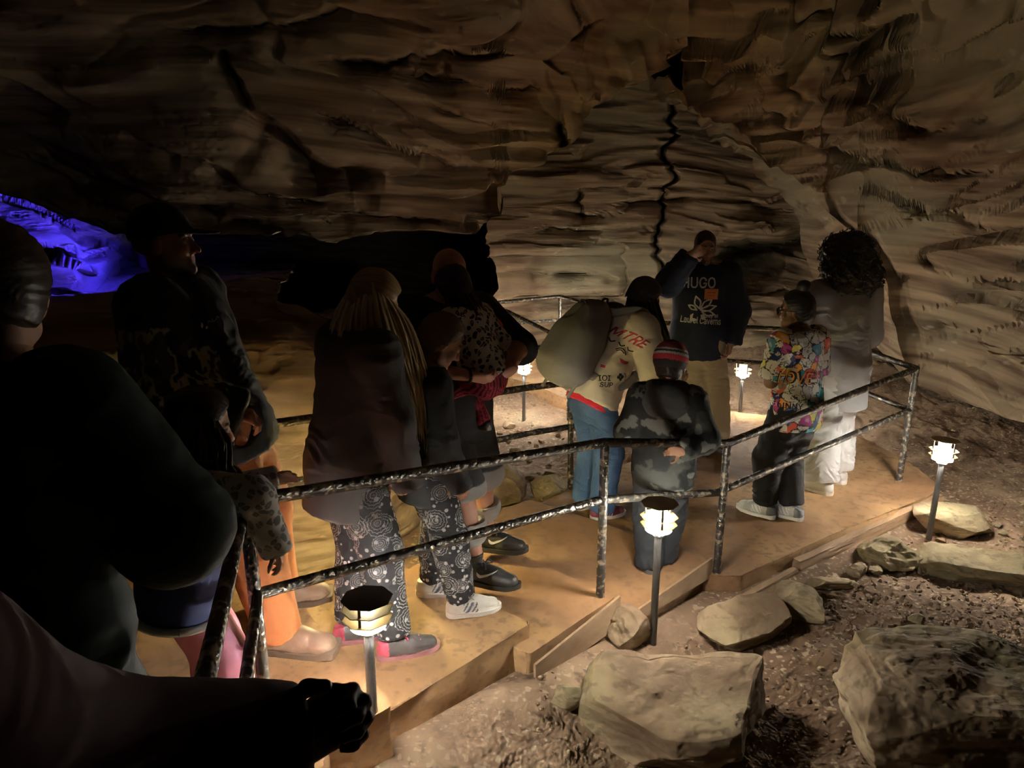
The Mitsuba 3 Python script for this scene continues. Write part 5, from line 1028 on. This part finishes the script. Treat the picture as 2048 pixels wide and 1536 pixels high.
# the visitor with big hair
f = fig('person with very full dark curly hair, grey sweatshirt and pale sweatpants, beside the boy', (2.28, 5.12), 16, 1.68, [(xy(1672, 962, 0.0), 25), (xy(1642, 985, 0.0), 40)], z=0.0, bulk=1.14, lean=3, head=(8, 18, 0), skin=DARK_SKIN, wide=1.05,
        arms=[((0.20, 0.10, -1), (-0.35, 0.85, -0.2), {}), ((-0.15, 0.15, -1), (0.1, 0.9, -0.2), {})])
f.body()
f.top(mottled((0.30, 0.30, 0.31), 0.05), o=0.045, hem=0.32, name='sweatshirt', sleeve=0.020, seed=101, amp=0.009); gs = f.last; f.collar((0.28, 0.28, 0.29), 0.076, 0.013)
f.trousers(mottled((0.50, 0.50, 0.51), 0.05), o=0.036, baggy=0.022, upto=0.97, flare=0.016, seed=102, amp=0.018)
for i in (0, 1): f.shoe(i, ((0.62, 0.62, 0.62), (0.66, 0.66, 0.65), (0.64, 0.64, 0.63), (0.60, 0.60, 0.60)), L=0.28, laces=(0.6, 0.6, 0.6))
afro = [el(f.H(0, -0.05, 0.05), V(0.165, 0.165, 0.165) * f.hh, None, 0.06), el(f.H(0.06, -0.08, -0.08), V(0.16, 0.14, 0.15) * f.hh, None, 0.06), el(f.H(-0.07, -0.07, -0.07), V(0.13, 0.12, 0.14) * f.hh, None, 0.06)]
m = relax(solid(afro, 0.008, [(f.H(0, 0.055, 0), f.Rh @ V(0, 1, -0.25), None)]), 1); p = np.array(m.vertices); m.vertices = p + m.vertex_normals * (0.034 * (meshkit.fbm(p * 30, 3, 3) - 0.4) * 1.5)[:, None]; f.add('hair', m, 'hair_mat', (0.014, 0.011, 0.010))
rs_ = np.random.RandomState(4); cur = []
for _ in range(500):
    i = rs_.randint(len(m.vertices)); a = np.array(m.vertices[i]); nn = np.array(m.vertex_normals[i]); t = unit(np.cross(nn, rs_.normal(size=3))); b_ = np.cross(nn, t); q = np.linspace(0, 7, 9)[:, None]
    cur.append(tube(a + nn * (q * 0.004 - 0.004) + 0.011 * (np.cos(q) * t + np.sin(q) * b_), 0.0028, 4, caps=False))
f.add('curls', join(cur), 'hair_mat', (0.02, 0.015, 0.012))

# the man in the dark cap
f = fig('bearded man in a black cap, dark jacket and orange trousers, leaning back', (-1.02, 2.76), -90, 1.69, [(xy(560, 1300, 0.28), -98), (xy(556, 1205, 0.28), -80)], z=0.28, bulk=1.16, lean=-15, head=(-4, 4, 0), skin=RUDDY, hip=(0, -0.10), wide=1.05,
        arms=[((0.05, -0.20, -1), (0.80, 0.20, -0.30), {'curl': 0.7, 'palm': (0, 0.3, -1)}), ((0.02, 0.20, -1), (0.4, -0.30, -0.8), {'curl': 0.7})])
f.body(beard=(0.34, 0.31, 0.28))
def twigs(p, n, f):
    w = p * 14 + 2.2 * (meshkit.fbm(p * 7, 3, 5)[:, None] - 0.5); r = np.abs(meshkit.fbm(w * np.array([1.5, 1.5, 0.6]), 3, 7) - 0.5); patch = meshkit.fbm(p * 4, 2, 9)
    arm = np.minimum(np.linalg.norm(p - f.el[0], axis=1), np.linalg.norm(p - f.el[1], axis=1)) < 0.24
    return np.where(((r < 0.045) & (patch > 0.40) & arm)[:, None], np.array((0.42, 0.40, 0.28)), np.where(((meshkit.fbm(p * 9, 3, 12) > 0.56) & arm)[:, None], np.array((0.075, 0.075, 0.065)), np.array((0.022, 0.023, 0.022))))
f.top(twigs, o=0.044, hem=0.14, upto=1.10, sleeve=0.024, seed=111, amp=0.010, h=0.0085); jk = f.last; f.collar((0.022, 0.022, 0.022), 0.076, 0.018)
for i in (0, 1):
    d = unit(f.wr[i] - f.el[i]); a = unit(np.cross(d, (0, 0.2, 1))); b_ = np.cross(d, a); f.add('cuff', tube([f.wr[i] - d * 0.012 + 0.047 * (math.cos(q) * a + math.sin(q) * b_) for q in np.linspace(0, 6.2832, 21)], 0.010, 8, caps=False), 'cloth_mat', (0.20, 0.20, 0.21) if i == 0 else (0.03, 0.03, 0.03))
print_on(f, jk, [blob([(-0.012, 0.0), (-0.008, 0.011), (-0.004, 0.0), (-0.008, -0.011)]), blob([(0.002, -0.008), (0.008, -0.003), (0.010, -0.010), (0.005, -0.014)])], 405, 655, 2.5, (0.55, 0.55, 0.55), facing=(0.35, -1, 0.1), name='emblem'); print_on(f, jk, [stroke([(-0.018, -0.003), (-0.012, 0.005), (-0.006, -0.003)], 0.003), stroke([(0.0, 0.005), (0.0, -0.005), (0.008, -0.004)], 0.003), stroke([(0.012, -0.004), (0.018, 0.005), (0.022, -0.003)], 0.003)], 421, 646, 2.5, (0.30, 0.30, 0.30), facing=(0.35, -1, 0.1), rot=0.45)
f.trousers(mottled((0.50, 0.20, 0.075), 0.10), o=0.024, baggy=0.014, flare=0.016, seed=112, amp=0.010)
for i in (0, 1): f.shoe(i, ((0.22, 0.15, 0.105), (0.07, 0.048, 0.035), (0.24, 0.165, 0.115), (0.21, 0.145, 0.10)), L=0.30, kind='boot', name='boot')
e = lambda c, r: el(f.H(*c), V(*r) * f.hh, f.Rh, 0.02)
m = relax(solid([e((0, -0.014, 0.050), (0.092, 0.112, 0.100)), e((0, 0.0, 0.03), (0.090, 0.108, 0.05))], 0.006, [(f.H(0, 0, 0.030), f.Rh @ V(0, 0.10, -1), None)]), 1)
ck = f.add('cap', m, 'cloth_mat', (0.012, 0.012, 0.012))
m = relax(solid([el(f.H(0, 0.115, 0.036), V(0.078, 0.085, 0.009) * f.hh, f.Rh @ Rx(-0.12), 0.01)], 0.004), 1); f.add('brim', m, 'cloth_mat', (0.012, 0.012, 0.012), holder=ck)
f.cap_hair((0.10, 0.07, 0.05), 0.004, low=-0.045, front=(0, 0.0, 0.04), seed=17, amp=0.001)

# the girl at the railing
f = fig('girl with curly dark hair, grey leopard-print sleeves and pink trousers, at the railing', (-1.03, 2.12), -66, 1.17, [(xy(486, 1452, 0.28), -60), (xy(440, 1430, 0.28), -60)], z=0.28, head_h=0.205, lean=8, head=(18, 6, 0), skin=PALE, bulk=1.12,
        arms=[((0.97, 0.02, -0.12), (0.28, 0.06, -0.95), {'curl': 0.5, 'palm': (0, 0, -1)}), ((0.3, 0.6, -0.8), (0.7, 0.3, 0.1), {})])
f.body()
def sleeves(f):
    for i in (0, 1):
        d = unit(f.wr[i] - f.el[i]); m = folds(relax(solid(f.arm(i, 0.026, 1.1) , 0.007, [(f.wr[i] + d * 0.033, d, 0.08)]), 2), 0.006, seed=120 + i); m.apply_transform(f.M); part(f.key, 'sleeve', m, 'leopard_mat', True, label='grey leopard-print sleeve')
    m = solid([rc(f.nb - V(0, 0, 0.02), f.nb + V(0, 0, 0.03), 0.06, 0.05, 0.02)], 0.007); m.apply_transform(f.M); part(f.key, 'hood', m, 'leopard_mat', True)
sleeves(f)
f.top(mottled((0.016, 0.022, 0.075), 0.1), o=0.034, hem=0.17, name='vest', arms=(), seed=121, amp=0.006, more=0.006)
hemc = f.hip - f.R @ V(0, 0, 0.165 * f.s); ring = [hemc + f.R @ V((0.168 * f.s * 1.12 + 0.046) * math.cos(q), (0.168 * f.s * 1.12 + 0.046) / 1.24 * math.sin(q), 0) for q in np.linspace(0, 6.2832, 41)]
f.add('vest_hem', tube(ring, 0.013, 8, caps=False), 'cloth_mat', (0.55, 0.54, 0.50))
f.trousers(mottled((0.66, 0.26, 0.36), 0.08), o=0.022, baggy=0.010, flare=0.016, seed=122, amp=0.008)
for i in (0, 1): f.shoe(i, ((0.62, 0.30, 0.40), (0.6, 0.58, 0.56), (0.62, 0.30, 0.40), (0.6, 0.3, 0.4)), L=0.20)
f.cap_hair((0.022, 0.014, 0.010), 0.018, seed=18)
GC = [((0.075, 0.03, 0.04), (0.10, 0.07, -0.06), (0.12, 0.09, -0.18), (0.13, 0.10, -0.30)), ((0.075, -0.03, 0.04), (0.12, 0.0, -0.06), (0.14, 0.02, -0.18), (0.15, 0.05, -0.32)), ((0.03, -0.10, 0.04), (0.06, -0.14, -0.08), (0.08, -0.13, -0.20), (0.10, -0.10, -0.32)), ((-0.04, -0.09, 0.04), (-0.06, -0.14, -0.08), (-0.06, -0.14, -0.20), (-0.06, -0.13, -0.32)), ((-0.075, 0.0, 0.04), (-0.11, 0.0, -0.06), (-0.12, 0.02, -0.18), (-0.12, 0.03, -0.28))]
f.locks(GC, 220, 0.0055, (0.016, 0.010, 0.008), (0.085, 0.045, 0.028), jitter=0.020, wave=0.016, seed=19, freq=2.4)

# the visitor close by at the left, seen from behind
f = fig('tall visitor in a dark green jacket close by at the left edge, seen from behind', (-0.99, 1.36), -22, 1.66, [((-0.82, 1.34), -20), ((-1.05, 1.42), -15)], z=0.28, bulk=1.15, lean=4, head=(8, 38, 0), skin=TAN, wide=1.05,
        arms=[((0.62, 0.08, -1.0), (-0.45, 0.75, -0.25), {}), ((-0.3, 0.1, -1), (0.2, 0.7, -0.1), {})])
f.body(); f.top(mottled((0.012, 0.026, 0.024), 0.2), o=0.042, hem=0.12, sleeve=0.028, seed=131, amp=0.009, h=0.0095); f.collar((0.012, 0.022, 0.02), 0.078, 0.02)
f.trousers(mottled((0.012, 0.024, 0.022), 0.2), o=0.024, baggy=0.012, seed=132, amp=0.009, h=0.010)
for i in (0, 1): f.shoe(i, SNEAK_BLACK, L=0.29)
f.cap_hair((0.02, 0.014, 0.011), 0.018, seed=20)

# the one in the corner, mostly outside the frame
S0, E0, W0 = at(-160, 1330, 0.50), at(110, 1480, 0.58), at(510, 1440, 0.70)
f = fig('person in dark maroon in the lower left corner, only an arm and thumb in view', (-0.64, 0.50), -35, 1.62, [((-0.55, 0.52), -30), ((-0.73, 0.58), -30)], z=0.40, head_h=0.225, bulk=1.1, lean=4, skin=(0.05, 0.035, 0.03),
        arms=[(E0 - S0, W0 - E0, {'dir': (0.80, 0.45, 0.35), 'palm': (0.3, -0.9, 0.1), 'curl': 1.1}), ((-0.3, 0.1, -1), (0.2, 0.5, -0.4), {})])
f.body(); f.top(mottled((0.040, 0.008, 0.012), 0.2), o=0.036, hem=0.12, sleeve=0.022, seed=141, amp=0.008, h=0.0095); f.collar((0.04, 0.008, 0.012), 0.076, 0.018)
f.trousers(const((0.012, 0.012, 0.014)), o=0.02, seed=142, h=0.011)
for i in (0, 1): f.shoe(i, SNEAK_BLACK, L=0.25, h=0.007)
f.cap_hair((0.02, 0.014, 0.011), 0.016, seed=22)
